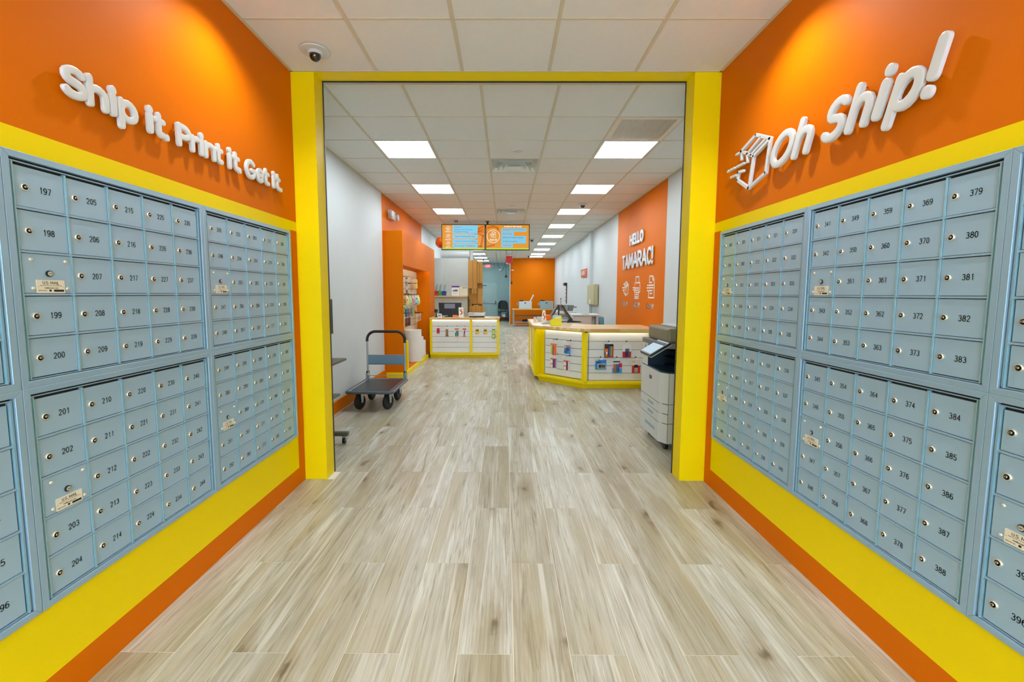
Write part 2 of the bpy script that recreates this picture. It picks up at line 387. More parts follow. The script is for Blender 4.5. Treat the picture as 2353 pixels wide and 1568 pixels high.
def sausage(mb, line, wt, y0, y1, mi=0, nseg=16):
    """rounded foam-letter stroke: superelliptic section swept along the line, round ends"""
    P = [Vector(p) for p in line]; b = (y1-y0)/2; yc = (y0+y1)/2; a = wt/2
    Q = [P[0]]
    for p in P[1:]:
        if (p-Q[-1]).length > 1e-6: Q.append(p)
    closed = len(Q) > 4 and (Q[0]-Q[-1]).length < 1e-4
    if closed: Q = Q[:-1]
    k = len(Q); rings = []
    def sec(c, nrm, tng, f, push):
        out = []
        for j in range(nseg):
            q = 2*PI*j/nseg; cq, sq = math.cos(q), math.sin(q)
            u = math.copysign(abs(cq)**.62, cq)*a*f; v = math.copysign(abs(sq)**.34, sq)*(b*(.6+.4*min(1, f*2.2)))
            p = c+nrm*u+tng*push; out.append((p.x, yc+v, p.y))
        return out
    if k == 1:
        t = Vector((0, 1)); n = Vector((1, 0))
        for th in range(-6, 7): rings.append(sec(Q[0], n, t, math.cos(math.radians(th*15)), a*math.sin(math.radians(th*15))))
    else:
        for i in range(k):
            if closed: t = (Q[(i+1) % k]-Q[i-1]).normalized()
            else: t = (Q[min(i+1, k-1)]-Q[max(i-1, 0)]).normalized()
            n = Vector((-t.y, t.x))
            if i == 0 and not closed:
                for th in (90, 72, 54, 36, 18): rings.append(sec(Q[0], n, t, math.cos(math.radians(th)), -a*math.sin(math.radians(th))))
            rings.append(sec(Q[i], n, t, 1, 0))
            if i == k-1 and not closed:
                for th in (18, 36, 54, 72, 90): rings.append(sec(Q[i], n, t, math.cos(math.radians(th)), a*math.sin(math.radians(th))))
    vs = [p for r in rings for p in r]; R = len(rings); fs = []
    for i in range(R if closed else R-1):
        i2 = (i+1) % R
        for j in range(nseg): fs.append((i*nseg+j, i*nseg+(j+1) % nseg, i2*nseg+(j+1) % nseg, i2*nseg+j))
    mb.add(vs, fs, mi)
def fit_text(mb, body, x0, x1, z0, z1, y, wt=None, mi=0, shear=0, gap=.22):
    wt = wt or (z1-z0)*.13
    ribbon(mb, fit_strokes(line_strokes(body, gap), x0, x1, z0, z1, wt, shear), wt, y, mi)

# ================================================================== STRUCTURE
# ---- floor
fl = struct('floor')
MB().box(MX0-.1, Y0, -.12, MX1+.1, 23.4, -.0008).build('floor_base', GROUT, fl)
unit = MB().box(-.5, -.5, -.5, .5, .5, .5).mesh('plank', FLOOR)
SX, PW, PL = -1.31, .2245, 1.1785
rest = MB(); npl = 0
for k in range(-4, 17):
    a, b = SX+PW*k, SX+PW*(k+1); j0 = 2.19 if k % 2 == 0 else 1.607
    for n in range(-5, 20):
        y0, y1 = j0+PL*n, j0+PL*(n+1)
        segs = []
        if y0 < YO2-.07:   # part inside the mailbox room / opening
            lo, hi = max(a, XL), min(b, XR)
            if y1 > YO2-.07 and hi > lo and (a < XL or b > XR):
                segs.append((lo, hi, y0, min(y1, YO))); segs.append((max(a, MX0), min(b, MX1), YO2, y1))
            elif y1 > YO2-.07 and hi <= lo: segs.append((max(a, MX0), min(b, MX1), YO2, y1))
            else: segs.append((lo, hi, y0, y1))
        else: segs.append((max(a, MX0), min(b, MX1), y0, y1))
        for (u0, u1, v0, v1) in segs:
            v0 = max(v0, Y0); v1 = min(v1, 23.3)
            if u1-u0 < .012 or v1-v0 < .02: continue
            g = .0013
            if v1 > 1.0 and v0 < 10.2:
                link('plank', unit, fl, ((u0+u1)/2, (v0+v1)/2, -.004), scale=(u1-u0-2*g, v1-v0-2*g, .008)); npl += 1
            else: rest.box(u0+g, v0+g, -.008, u1-g, v1-g, 0)
rest.build('plank', FLOOR, fl, kind='stuff')

# ---- mailbox room side walls with painted bands
def band_wall(name, xs, xo):
    m = MB()
    B = lambda y0, y1, z0, z1, mi: m.box(min(xs, xo), y0, z0, max(xs, xo), y1, z1, mi)
    B(Y0, YO, -.01, .131, 0); B(Y0, 3.13, .131, 1.937, 1)
    B(3.13, YO, .131, 1.872, 0); B(3.13, YO, 1.872, 1.937, 1); B(Y0, YO, 1.937, ZC+.05, 0)
    m.build(name, [ORANGE, YELLOW], kind='structure')
band_wall('wall_left', XL, XL-.12); band_wall('wall_right', XR, XR+.12)
# ---- opening surround
def jamb(name, x0, x1):
    MB().box(x0, YO, 0, x1, YO2, ZC).build(name, YELLOW, kind='structure', bevel=.002)
jamb('trim_1', XL, -1.3625); jamb('trim_2', 1.333, XR)
MB().box(XL, YO, ZC, XR, YO2, ZM+.05).build('trim_3', YELLOW, kind='structure')
MB().box(-1.3625, YO2-.002, ZC-.007, 1.333, YO2+.012, ZC+.004).box(-1.3625, YO2, 0, -1.3575, YO2+.012, ZC).box(1.3285, YO2, 0, 1.333, YO2+.012, ZC).build('trim_4', BLACK, kind='structure')
MB().box(MX0-.1, YO+.02, 0, XL-.001, YO2, ZM+.05).box(XR+.001, YO+.02, 0, MX1+.1, YO2, ZM+.05).box(MX0-.1, YO+.02, ZM, MX1+.1, YO2, ZM+.1).build('wall_front', WHITE, kind='structure')

# ---- main room walls
m = MB()
for y0, y1, mi in ((YO2, 7.217, 0), (7.217, 10.6, 1), (10.6, 23.4, 0)): m.box(MX0-.12, y0, 0, MX0, y1, ZM+.05, mi)
m.build('wall_left', [WHITE, ORANGE], kind='structure')
m = MB()
for y0, y1, mi in ((YO2, 6.28, 0), (6.28, 8.97, 1), (8.97, 23.4, 0)): m.box(MX1, y0, 0, MX1+.12, y1, ZM+.05, mi)
m.build('wall_right', [WHITE, ORANGE], kind='structure')
MB().box(MX1-.07, 11.5, 0, MX1, 11.85, ZM).build('trim_5', WHITE, kind='structure')   # shallow pilaster on the right wall
MB().box(MX0-.1, 23.3, 0, MX1+.1, 23.42, ZM+.05).build('wall_back', TEAL, kind='structure')
MB().box(.215, 20.3, 0, MX1, 20.42, ZM).build('wall_back', ORANGE, kind='structure')
MB().box(.205, 20.29, 0, .225, 23.3, ZM, 0).build('trim_6', WHITE, kind='structure')
MB().box(MX0, YO2, 0, MX0+.014, 7.3, .14).build('baseboard_left', ORANGE, kind='structure')
MB().box(MX1-.014, YO2, 0, MX1, 20.3, .14).build('baseboard_right', ORANGE, kind='structure')
MB().box(MX0, 23.286, 0, .2, 23.3, .12).build('baseboard_back', mat('red_brown_base', (150, 50, 30), .5), kind='structure')

# ---- shop front behind the camera
wf = struct('window_1')
m = MB()
for x in (XL-.05, -.55, .5, XR-.02): m.box(x, Y0-.03, 0, x+.07, Y0+.03, 2.6)
for z in (0, 2.2, 2.55): m.box(XL, Y0-.03, z, XR, Y0+.03, z+.06)
m.build('window_frame', GREYM, wf)
for a, b in ((XL, -.5), (-.49, .5), (.55, XR)): MB().box(a, Y0-.004, .05, b, Y0+.004, 2.56).build('pane', GLASS, wf)
MB().box(XL-.1, Y0-.1, 2.6, XR+.1, Y0, ZC+.1).build('wall_back', WHITE, kind='structure')

# ---- ceilings
def ceiling(xs, ys, z, ymax_single, skip, name):
    root = struct(name)
    MB().box(xs[0]-.1, ys[0], z+.05, xs[-1]+.1, ys[-1], z+.12).build('ceiling_slab', WHITE, root)
    tile = MB().box(-.5, -.5, 0, .5, .5, 1).mesh('ceiling_tile', TILE)
    far = MB()
    for i in range(len(xs)-1):
        for j in range(len(ys)-1):
            if (i, j) in skip: continue
            a, b, c, d = xs[i]+.006, xs[i+1]-.006, ys[j]+.003, ys[j+1]-.003
            if b-a < .02 or d-c < .02: continue
            if ys[j] < ymax_single:
                link('ceiling_tile', tile, root, ((a+b)/2, (c+d)/2, z+.001), scale=(b-a, d-c, .015))
            else: far.box(a, c, z+.001, b, d, z+.016)
    if far.v: far.build('ceiling_tile', TILE, root, kind='stuff')
    for x in xs[1:-1]: MB().box(x-.011, ys[0], z-.004, x+.011, ys[-1], z+.012).build('ceiling_runner', GRID, root)
    for y in ys[1:-1]: MB().box(xs[0], y-.006, z-.0025, xs[-1], y+.006, z+.012).build('cross_tee', GRID, root)
    m = MB()
    for x0, x1, y0, y1 in ((xs[0], xs[0]+.02, ys[0], ys[-1]), (xs[-1]-.02, xs[-1], ys[0], ys[-1]), (xs[0], xs[-1], ys[0], ys[0]+.02), (xs[0], xs[-1], ys[-1]-.012, ys[-1])):
        m.box(x0, y0, z-.003, x1, y1, z+.014)
    m.build('wall_angle', GRID, root)
NX = [XL+.61*i for i in range(6)]; NX[-1] = XR
NY = [Y0, -2.25, -1.64, -1.03, -.42, .19, .8, 1.41, 2.02, 2.63, YO]
LN = {(2, 1)}  # added panel out of view, brightens the mailbox room
ceiling(NX, NY, ZC, 9, LN, 'ceiling')
TX, TY = .6165, .6225
MXs = [MX0]+[-.815+TX*i for i in range(-1, 5)]+[MX1]      # 7 columns
MYs = [YO2]+[4.79+TY*i for i in range(-2, 29)]+[23.3]
def row(y): return min(range(len(MYs)), key=lambda i: abs(MYs[i]-y))
LROWS = [4.79, 6.6575, 8.525, 10.3925, 12.26, 14.1275, 16.0, 17.86, 19.108]
LPOS = [(1, row(y)) for y in LROWS[:8]]+[(1, row(19.73)), (1, row(21.6))]+[(5, row(y)) for y in LROWS]
VENTS = [(3, row(5.4125)), (3, row(8.525)), (3, row(14.75))]
GRILL = (5, row(4.1675))
ceiling(MXs, MYs, ZM, 13.9, set(LPOS) | set(VENTS) | {GRILL}, 'ceiling')

# ================================================================== CEILING THINGS
def light_panel(x0, x1, y0, y1, z, label, group):
    t = thing('ceiling_light', label, 'ceiling light', ((x0+x1)/2, (y0+y1)/2, z), group=group)
    a, b = (x1-x0)/2-.004, (y1-y0)/2-.002
    f = MB(); e = .022
    for q in ((-a, -b, a, -b+e), (-a, b-e, a, b), (-a, -b+e, -a+e, b-e), (a-e, -b+e, a, b-e)): f.box(q[0], q[1], -.003, q[2], q[3], .02)
    f.build('frame', GREYW, t)
    MB().box(-a+e, -b+e, .001, a-e, b-e, .012).build('diffuser', LIGHTP, t)
ordn = ['nearest', 'second', 'third', 'fourth', 'fifth', 'sixth', 'seventh', 'eighth', 'ninth', 'tenth']
cnt = {1: 0, 5: 0}
for i, j in LPOS:
    side = 'left' if i == 1 else 'right'
    n = cnt[i]; cnt[i] += 1
    light_panel(MXs[i], MXs[i+1], MYs[j], MYs[j+1], ZM, 'square white light panel, %s from the opening in the %s row' % (ordn[n], side), 'square light panels in the shop ceiling')
for i, j in sorted(LN):
    light_panel(NX[i], NX[i+1], NY[j], NY[j+1], ZC, 'added light panel over the mailbox room, %s and %s the middle line' % ('towards the shop front', 'on' if i == 2 else 'off'), 'added light panels over the mailbox room')
for q, (sx, sy) in enumerate(SPOTS):
    t = thing('downlight', 'small round recessed downlight close to the %s mailbox wall, %s' % ('left' if sx < 0 else 'right', ('nearest the opening', 'in the middle', 'by the shop front')[q//2]), 'downlight', (sx, sy, ZC), group='downlights along the mailbox walls')
    MB().lathe([(.055, -.003), (.075, -.003), (.077, .0), (.055, .002), (.055, -.003)], n=28).build('trim_ring', GREYW, t, smooth=True)

def diffuser_vent(i, j, label):
    x0, x1, y0, y1 = MXs[i], MXs[i+1], MYs[j], MYs[j+1]; cx, cy = (x0+x1)/2, (y0+y1)/2
    t = thing('ceiling_vent', label, 'air vent', (cx, cy, ZM), group='square air diffusers in the middle ceiling row')
    def frus(h0, z0, h1, z1, th=.006):
        vs = []
        for h, z in ((h0, z0), (h1, z1)): vs += [(-h, -h, z), (h, -h, z), (h, h, z), (-h, h, z)]
        return MB().add(vs, [(0, 1, 5, 4), (1, 2, 6, 5), (2, 3, 7, 6), (3, 0, 4, 7)])
    fr = MB(); h = .305
    for q in ((-h, -h, h, -h+.02), (-h, h-.02, h, h), (-h, -h+.02, -h+.02, h-.02), (h-.02, -h+.02, h, h-.02)): fr.box(q[0], q[1], -.002, q[2], q[3], .01)
    fr.build('frame', GREYW, t)
    shiny = mat('glossy_white_metal', (225, 226, 218), .12, metal=.3)
    for a, b, za, zb in ((.285, .235, 0, .09), (.215, .165, -.015, .08), (.15, .10, -.028, .06)):
        frus(a, za, b, zb).build('cone', shiny, t)
    MB().box(-.085, -.085, -.034, .085, .085, -.028).build('centre_plate', shiny, t)
    MB().cyl((0, 0, .092), .24, .004, n=28).build('duct_opening', DARK, t)
for v, lb in zip(VENTS, ('square stepped air vent between the two nearest light panels', 'square stepped air vent just before the two menu screens', 'square air vent beyond the menu screens, above the red cord reel')): diffuser_vent(*v, lb)
def grille():
    i, j = GRILL; x0, x1, y0, y1 = MXs[i], MXs[i+1], MYs[j], MYs[j+1]; cx, cy = (x0+x1)/2, (y0+y1)/2
    t = thing('return_grille', 'square egg-crate return air grille ahead of the right nearest light panel', 'air grille', (cx, cy, ZM))
    f = MB(); h = .303; e = .045
    for q in ((-h, -h, h, -h+e), (-h, h-e, h, h), (-h, -h+e, -h+e, h-e), (h-e, -h+e, h, h-e)): f.box(q[0], q[1], -.005, q[2], q[3], .012)
    f.build('frame', mat('cream_metal', (226, 214, 196), .4), t)
    g = MB(); n = 26
    for k in range(1, n):
        p = -h+e+(2*h-2*e)*k/n
        g.box(p-.0012, -h+e, -.002, p+.0012, h-e, .01); g.box(-h+e, p-.0012, -.002, h-e, p+.0012, .01)
    g.build('egg_crate_core', mat('cream_metal', (226, 214, 196), .4), t, kind='stuff')
    MB().box(-h+e, -h+e, .03, h-e, h-e, .034).build('backing', mat('duct_grey', (150, 142, 122), .8), t)
grille()
def dome_cam(x, y, z, R, r, label, group='dome cameras'):
    t = thing('dome_camera', label, 'security camera', (x, y, z), group=group)
    MB().lathe([(0, -.012), (R*.97, -.008), (R, -.004), (R, 0)], n=36).build('mounting_plate', GREYW, t, smooth=True)
    MB().lathe([(r*1.35, -.008), (r*1.35, -.018), (r*1.1, -.026), (r*.9, -.026)], n=28).build('collar', GREYW, t, smooth=True)
    MB().lathe([(r, -.022)]+[(r*math.cos(a), -.03-r*1.05*math.sin(a)) for a in [i*PI/2/8 for i in range(8)]]+[(0, -.03-r*1.05)], n=28).build('dome', mat('smoked_dome', (12, 13, 15), .08, coat=1), t, smooth=True)
dome_cam(-1.236, 2.955, ZC-.003, .092, .036, 'white-ringed black dome camera on the mailbox room ceiling')
dome_cam(1.40, 8.08, ZM-.003, .085, .04, 'dome camera by the third light panel in the right row')
dome_cam(.79, 13.2, ZM-.003, .085, .05, 'dark dome camera right of the menu screens')
dome_cam(1.0, 18.9, ZM-.003, .085, .05, 'dome camera in front of the far orange wall')
dome_cam(-1.05, 20.9, ZM-.003, .085, .05, 'dome camera near the exit sign')
for y, lb in ((5.12, 'round white cover disc before the nearest air vent'), (8.23, 'round white cover disc before the air vent at the screens')):
    tag(MB().lathe([(0, -.012), (.052, -.010), (.058, -.004), (.058, .002)], (.134, y, ZM-.001), n=28).build('cover_disc', WHITE, smooth=True), lb, 'ceiling disc', 'round discs in the middle ceiling row')

# ================================================================== MAILBOXES
lockM = None
def lock_mesh():
    m = MB()
    m.lathe([(.0122, 0), (.0122, -.003), (.0105, -.0055), (.0082, -.0055)], axis='y', n=18)
    m.lathe([(.0082, -.0055), (.0078, -.0038), (.0055, -.0038)], axis='y', n=18, mi=2)
    m.lathe([(.0058, -.0038), (.0055, -.0042), (0, -.0042)], axis='y', n=18, mi=0)
    m.lathe([(.0045, -.0045), (.0040, -.0085), (0, -.0088)], (0, 0, .0005), axis='y', n=12, mi=0)
    m.box(-.0011, -.0094, -.0040, .0011, -.0040, .0034, 1)
    return m.mesh('lock', [CHROME, INK, mat('shaded_nickel', (120, 112, 94), .4, metal=.5)], smooth=True)  # shade in the lock's recessed ring is painted as darker nickel
LOCK = lock_mesh()
MLOCK = MB().lathe([(.0105, 0), (.0105, -.004), (.0085, -.005), (.0078, -.005)], axis='y', n=20, mi=1).lathe([(.0078, -.003), (.0074, -.0062), (0, -.0064)], axis='y', n=18).box(-.004, -.0072, -.0008, .004, -.006, .0008, 1).mesh('master_lock', [CHROME, INK], smooth=True)
BOLT = MB().lathe([(.0062, 0), (.0058, -.0025), (.0035, -.0048), (0, -.0055)], axis='y', n=14).mesh('bolt', CHROME, smooth=True)
_num = {}
def num_mesh(n):
    mb = MB(); s = str(n); pitch = .0132; x = -.5*pitch*(len(s)-1)
    for i, ch in enumerate(s):
        ww = .0112 if ch != '1' else .0050
        c = x+pitch*i
        ribbon(mb, fit_strokes(GLY[ch], c-ww/2, c+ww/2, -.0106, .0106, .0025), .0025, -.0007)
    return mb.mesh('number', INK)
_plate = None
def plate_letter_mesh():
    mb = MB()
    fit_text(mb, 'U.S. MAIL', -.026, .026, .0068, .0172, -.0022, .0014)
    fit_text(mb, 'Approved by the U.S. Postal Service', -.035, .035, .0012, .0046, -.0022, .0005)
    fit_text(mb, 'mailboxes.com', -.022, .022, -.0068, -.0020, -.0022, .0009)
    fit_text(mb, 'USPS-STD-4B+', -.041, -.014, -.0152, -.0112, -.0022, .0005)
    mb.box(.008, -.0022, -.0170, .041, -.0018, -.0098)
    mb.box(-.007, -.0022, -.0165, .000, -.0018, -.0098)
    return mb.mesh('plate_lettering', INK)
PLET = plate_letter_mesh()
UH = .7385
DOORC = {}
def bank(side, ystart, width, z0, nums, label):
    """nums: five columns, each a list of five (None = postal panel), top to bottom"""
    if side < 0: t = thing('mailbox_bank', label, 'mailboxes', (XL, ystart, z0), PI/2, 'blue-grey mailbox banks')
    else: t = thing('mailbox_bank', label, 'mailboxes', (XR, ystart, z0), -PI/2, 'blue-grey mailbox banks')
    W, H = width, UH; e = .0215
    bars = [[(0, 0), (W, 0), (W-e, e), (e, e)], [(0, H), (e, H-e), (W-e, H-e), (W, H)], [(0, 0), (e, e), (e, H-e), (0, H)], [(W, 0), (W, H), (W-e, H-e), (W-e, e)]]
    for b in bars: MB().prism(b, -.021, -.0005, 'xz').build('frame_bar', MTRIM, t, bevel=.0015)
    i = e+.002; k = .0345
    fx = [(i, i-.0, W-i, .0245), (i, H-.0335, W-i, H-i-.004)]
    m = MB()
    m.box(i, -.0125, i, W-i, -.003, .0268).box(i, -.0125, H-.0320, W-i, -.003, H-i-.0045)
    m.box(i, -.0125, .0235, k-.004, -.003, H-.032).box(W-k+.004, -.0125, .0235, W-i, -.003, H-.032)
    m.build('inner_frame', MTRIM, t)
    for q in (k-.0045, W-k+.0005): MB().box(q, -.0165, .0235, q+.004, -.003, H-.032).build('edge_bead', MEDGE, t)
    MB().box(i-.003, -.003, i-.003, W-i+.003, -.0008, H-i+.003).build('backing', DARK, t)  # dark sheet paints the shade in the gaps round the doors
    gx0, gx1, gz0, gz1 = k, W-k, .0245, .7035
    px, pz = (gx1-gx0)/5, (gz1-gz0)/5
    for c in range(1, 5): MB().box(gx0+c*px-.003, -.0145, gz0, gx0+c*px+.003, -.003, gz1).build('divider', MEDGE, t)
    for r in range(1, 5): MB().box(gx0-.004, -.0155, gz0+r*pz-.0035, gx1+.004, -.0030, gz0+r*pz+.0035).build('rail', MTRIM, t, bevel=.001)
    key = round(px, 4)
    if key not in DOORC:
        DOORC[key] = (MB().box(.0045, -.0105, .0055, px-.0045, -.004, pz-.0062).mesh('door', MBOX),
                      MB().box(.004, -.0125, .005, px-.004, -.004, pz-.005).mesh('postal_panel', MBOX))
    dm, pm = DOORC[key]; kx = px/.1575
    for c, colm in enumerate(nums):
        for r, n in enumerate(colm):
            x, z = gx0+c*px, gz1-(r+1)*pz
            if n is None:
                d = link('postal_panel', pm, t, (x, 0, z))
                for bx, bz in ((.029, .112), (.137, .112), (.029, .020), (.137, .020)): link('bolt', BOLT, d, (bx*kx, -.0125, bz))
                link('lock', MLOCK, d, (.080*kx, -.0125, .069))
                link('plate', PLATEM, d, (.083*kx, -.0125, .0265)); link('plate_lettering', PLET, d, (.083*kx, -.0125, .0265))
                continue
            d = link('door', dm, t, (x, 0, z))
            link('lock', LOCK, d, (.0305*kx, -.0105, .066))
            if n:
                if n not in _num: _num[n] = num_mesh(n)
                link('number', _num[n], d, (.093*kx, -.0105, .0665))
    return t
PLATEM = MB().prism([(-.045, -.0195), (-.043, -.0215), (.043, -.0215), (.045, -.0195), (.045, .0195), (.043, .0215), (-.043, .0215), (-.045, .0195)], -.0018, 0, 'xz').cyl((-.040, -.0022, 0), .0014, .001, 'y', 8, 1).cyl((.040, -.0022, 0), .0014, .001, 'y', 8, 1).mesh('plate', [PLATE, STEEL])
ZU, ZL = 1.1205, .382
def grid_nums(s, gap_upper):
    """s: first number of the upper bank's first column"""
    up = [[s, s+1, None, s+2, s+3]]+[[s+8+10*c+i for i in range(5)] for c in range(4)]
    lo = [[s+4, s+5, None, s+6, s+7]]+[[s+13+10*c+i for i in range(5)] for c in range(4)]
    return up, lo
LB = [(.458, .873, 149, 1), (1.3325, .872, 197, 0), (2.2055, .888, 245, 0)]
RB = [(-3.099, .884, 293, 0), (-2.2145, .8775, 341, 0), (-1.336, .876, 389, 1)]
for side, rows in ((-1, LB), (1, RB)):
    for y, wd, s, edge in rows:
        u, l = grid_nums(s, 0); sd = 'left' if side < 0 else 'right'
        for z, q, pos in ((ZU, u, 'upper'), (ZL, l, 'lower')):
            bank(side, y if side < 0 else -y, wd, z, q, ('%s blue-grey mailbox bank cut off by the %s picture edge' % (pos, sd)) if edge else
                 '%s %s blue-grey mailbox bank, boxes %d to %d, %s' % (pos, sd, q[0][0], q[4][4], 'beside the yellow jamb' if s in (245, 293) else 'middle of its wall'))

# ================================================================== WALL LETTERING
def sign(name, label, loc, rotz, letters, cast=.030, thick=.016, wt=.03, shear=0, cat='wall sign'):
    """letters stand off the wall on pins; local x runs along the wall, -y out of it"""
    t = thing(name, label, cat, loc, rotz)
    for ch, a, b, z0, z1 in letters:
        m = MB(); w_ = wt*(1.1 if ch in 'i!l' else 1); dot = (ch == '.')
        if dot: w_ = min(b-a, z1-z0)
        for l in fit_strokes(GLY[ch], a, b, z0, z1, w_, shear): sausage(m, l, w_ if len(l) > 2 or (Vector(l[0])-Vector(l[-1])).length > .004 else w_*1.06, -cast, -cast+thick)
        o = m.build('letter', LETTER, t, smooth=True)
        l0 = fit_strokes(GLY[ch], a, b, z0, z1, w_, shear)[0]; px, pz = l0[len(l0)//2]
        MB().cyl((px, -cast+thick*.6, pz), .003, cast-thick*.6+.001, 'y', 6).build('mounting_pin', STEEL, o)
    return t
LEFT = [('S', 1.535, 1.627, 2.095, 2.207), ('h', 1.62, 1.71, 2.095, 2.211), ('i', 1.707, 1.749, 2.096, 2.21), ('p', 1.748, 1.842, 2.063, 2.185), ('i', 1.881, 1.924, 2.095, 2.21), ('t', 1.918, 1.985, 2.095, 2.201), ('.', 1.969, 2.011, 2.093, 2.122), ('P', 2.052, 2.146, 2.096, 2.205), ('r', 2.138, 2.201, 2.096, 2.181), ('i', 2.192, 2.238, 2.097, 2.21), ('n', 2.232, 2.323, 2.097, 2.184), ('t', 2.312, 2.378, 2.097, 2.202), ('i', 2.413, 2.46, 2.096, 2.212), ('t', 2.455, 2.524, 2.1, 2.205), ('.', 2.498, 2.546, 2.096, 2.126), ('G', 2.577, 2.69, 2.091, 2.208), ('e', 2.69, 2.775, 2.094, 2.185), ('t', 2.762, 2.835, 2.097, 2.203), ('i', 2.862, 2.917, 2.099, 2.21), ('t', 2.906, 2.97, 2.098, 2.205), ('.', 2.952, 3.002, 2.096, 2.122)]
sign('wall_lettering', 'raised white letters reading Ship it. Print it. Get it. on the left orange wall', (XL, 0, 0), PI/2, LEFT, wt=.0285)
RIGHT = [('O', -2.532, -2.33, 2.116, 2.3), ('h', -2.351, -2.195, 2.119, 2.312), ('S', -2.134, -1.972, 2.122, 2.306), ('h', -1.993, -1.845, 2.12, 2.313), ('i', -1.85, -1.753, 2.121, 2.316), ('p', -1.798, -1.627, 2.066, 2.257), ('!', -1.637, -1.544, 2.117, 2.316)]
rs = sign('wall_lettering', 'raised white letters reading Oh Ship! beside a speeding box on the right orange wall', (XR, 0, 0), -PI/2, RIGHT, cast=.038, thick=.02, shear=.3, wt=.040)
LOGO = [[(-2.693, 2.378), (-2.545, 2.302), (-2.575, 2.121), (-2.748, 2.074), (-2.882, 2.157), (-2.874, 2.203), (-2.82, 2.197)], [(-2.693, 2.378), (-2.852, 2.327), (-2.706, 2.253), (-2.545, 2.302)], [(-2.706, 2.253), (-2.743, 2.073)], [(-2.642, 2.34), (-2.774, 2.29)], [(-2.593, 2.314), (-2.737, 2.269)], [(-2.848, 2.325), (-2.843, 2.275)], [(-2.782, 2.289), (-2.772, 2.238)], [(-2.908, 2.323), (-2.87, 2.323)], [(-3.009, 2.244), (-2.995, 2.246)], [(-2.973, 2.245), (-2.923, 2.244)], [(-2.895, 2.243), (-2.815, 2.242)], [(-2.962, 2.194), (-2.905, 2.192)]]
LOGO[0][0] = LOGO[1][0] = (-2.693, 2.372)
m = MB()
for n, l in enumerate(LOGO): m.stroke(l, .019 if n < 3 else .016, -.036, -.018)
m.build('flying_box_emblem', LETTER, rs, bevel=.003)
# HELLO TAMARAC!
def words_letters(word, us, z0a, z0b, z1a, z1b):
    out = []; n = len(us)-1; U0, U1 = us[0], us[-1]
    for i, ch in enumerate(word):
        f = ((us[i]+us[i+1])/2-U0)/(U1-U0); g = .004
        out.append((ch, us[i]+g, us[i+1]-g, z0a+(z0b-z0a)*f, z1a+(z1b-z1a)*f))
    return out
H1 = words_letters('HELLO', [-8.03, -7.84, -7.70, -7.57, -7.44, -7.24], 2.285, 2.287, 2.484, 2.493)
H2 = words_letters('TAMARAC!', [-8.50, -8.31, -8.07, -7.80, -7.53, -7.30, -7.04, -6.82, -6.73], 1.875, 1.885, 2.150, 2.170)
hs = sign('wall_lettering', 'raised white letters reading HELLO TAMARAC! on the far right orange wall', (MX1, 0, 0), -PI/2, H1+H2, cast=.03, thick=.018, wt=.052)
def icon_box(m, x, z, w, h, y0, y1, t):
    u0, u1, v0, v1 = -3.009, -2.545, 2.073, 2.378
    for l in LOGO: m.stroke([(x+(a-u0)/(u1-u0)*w, z+(b-v0)/(v1-v0)*h) for a, b in l], t, y0, y1)
def icon_printer(m, x, z, w, h, y0, y1, t):
    S = lambda pts, c=False: m.stroke([(x+a*w, z+b*h) for a, b in pts], t, y0, y1, c)
    S([(.38, .74), (.38, 1), (.84, 1), (.84, .74)]); S([(.25, .62), (.30, .72), (.95, .72), (1, .66), (1, .30), (.88, .28)])
    S([(.30, 0), (.30, .48), (.82, .48), (.82, 0), (.30, 0)]); S([(.22, .36), (.24, .30), (.30, .30)])
    for b in (.38, .28, .18, .08): S([(.42, b), (.70, b)])
    S([(0, .50), (.10, .50)]); S([(.17, .50), (.30, .50)]); S([(.05, .40), (.26, .40)])
def icon_doc(m, x, z, w, h, y0, y1, t):
    S = lambda pts, c=False: m.stroke([(x+a*w, z+b*h) for a, b in pts], t, y0, y1, c)
    S([(.34, .70), (.34, 1), (.78, 1), (1, .78), (1, 0), (.26, 0), (.28, .30)]); S([(.78, 1), (.78, .78), (1, .78)])
    for a0, a1, b in ((.44, .62, .71), (.30, .86, .58), (.36, .86, .46), (.30, .74, .33), (.46, .70, .20)): S([(a0, b), (a1, b)])
    S([(.08, .58), (.18, .58)]); S([(0, .46), (.08, .46)]); S([(.14, .46), (.26, .46)]); S([(.06, .33), (.18, .33)])
DECAL = mat('white_vinyl', (240, 236, 228), .5, var=.02)
for fn, cap, (x, w, z, h), (c0, c1, d0, d1), lb in (
        (icon_box, 'Ship it!', (-8.53, .42, 1.39, .27), (-8.514, -8.142, 1.19, 1.281), 'white speeding box symbol over the words Ship it!'),
        (icon_printer, 'Print it!', (-7.815, .40, 1.348, .373), (-7.799, -7.404, 1.195, 1.287), 'white printer symbol over the words Print it!'),
        (icon_doc, 'Get it!', (-7.049, .345, 1.367, .335), (-7.047, -6.701, 1.19, 1.276), 'white document symbol over the words Get it!')):
    t = thing('wall_decal', lb+', on the far right orange wall', 'wall decal', (MX1, 0, 0), -PI/2, 'service symbols under HELLO TAMARAC!')
    m = MB(); fn(m, x, z, w, h, -.0035, -.0005, .022); m.build('symbol', DECAL, t)
    m = MB(); fit_text(m, cap, c0, c1, d0, d1, -.003, .019, shear=.1); m.build('caption', DECAL, t)

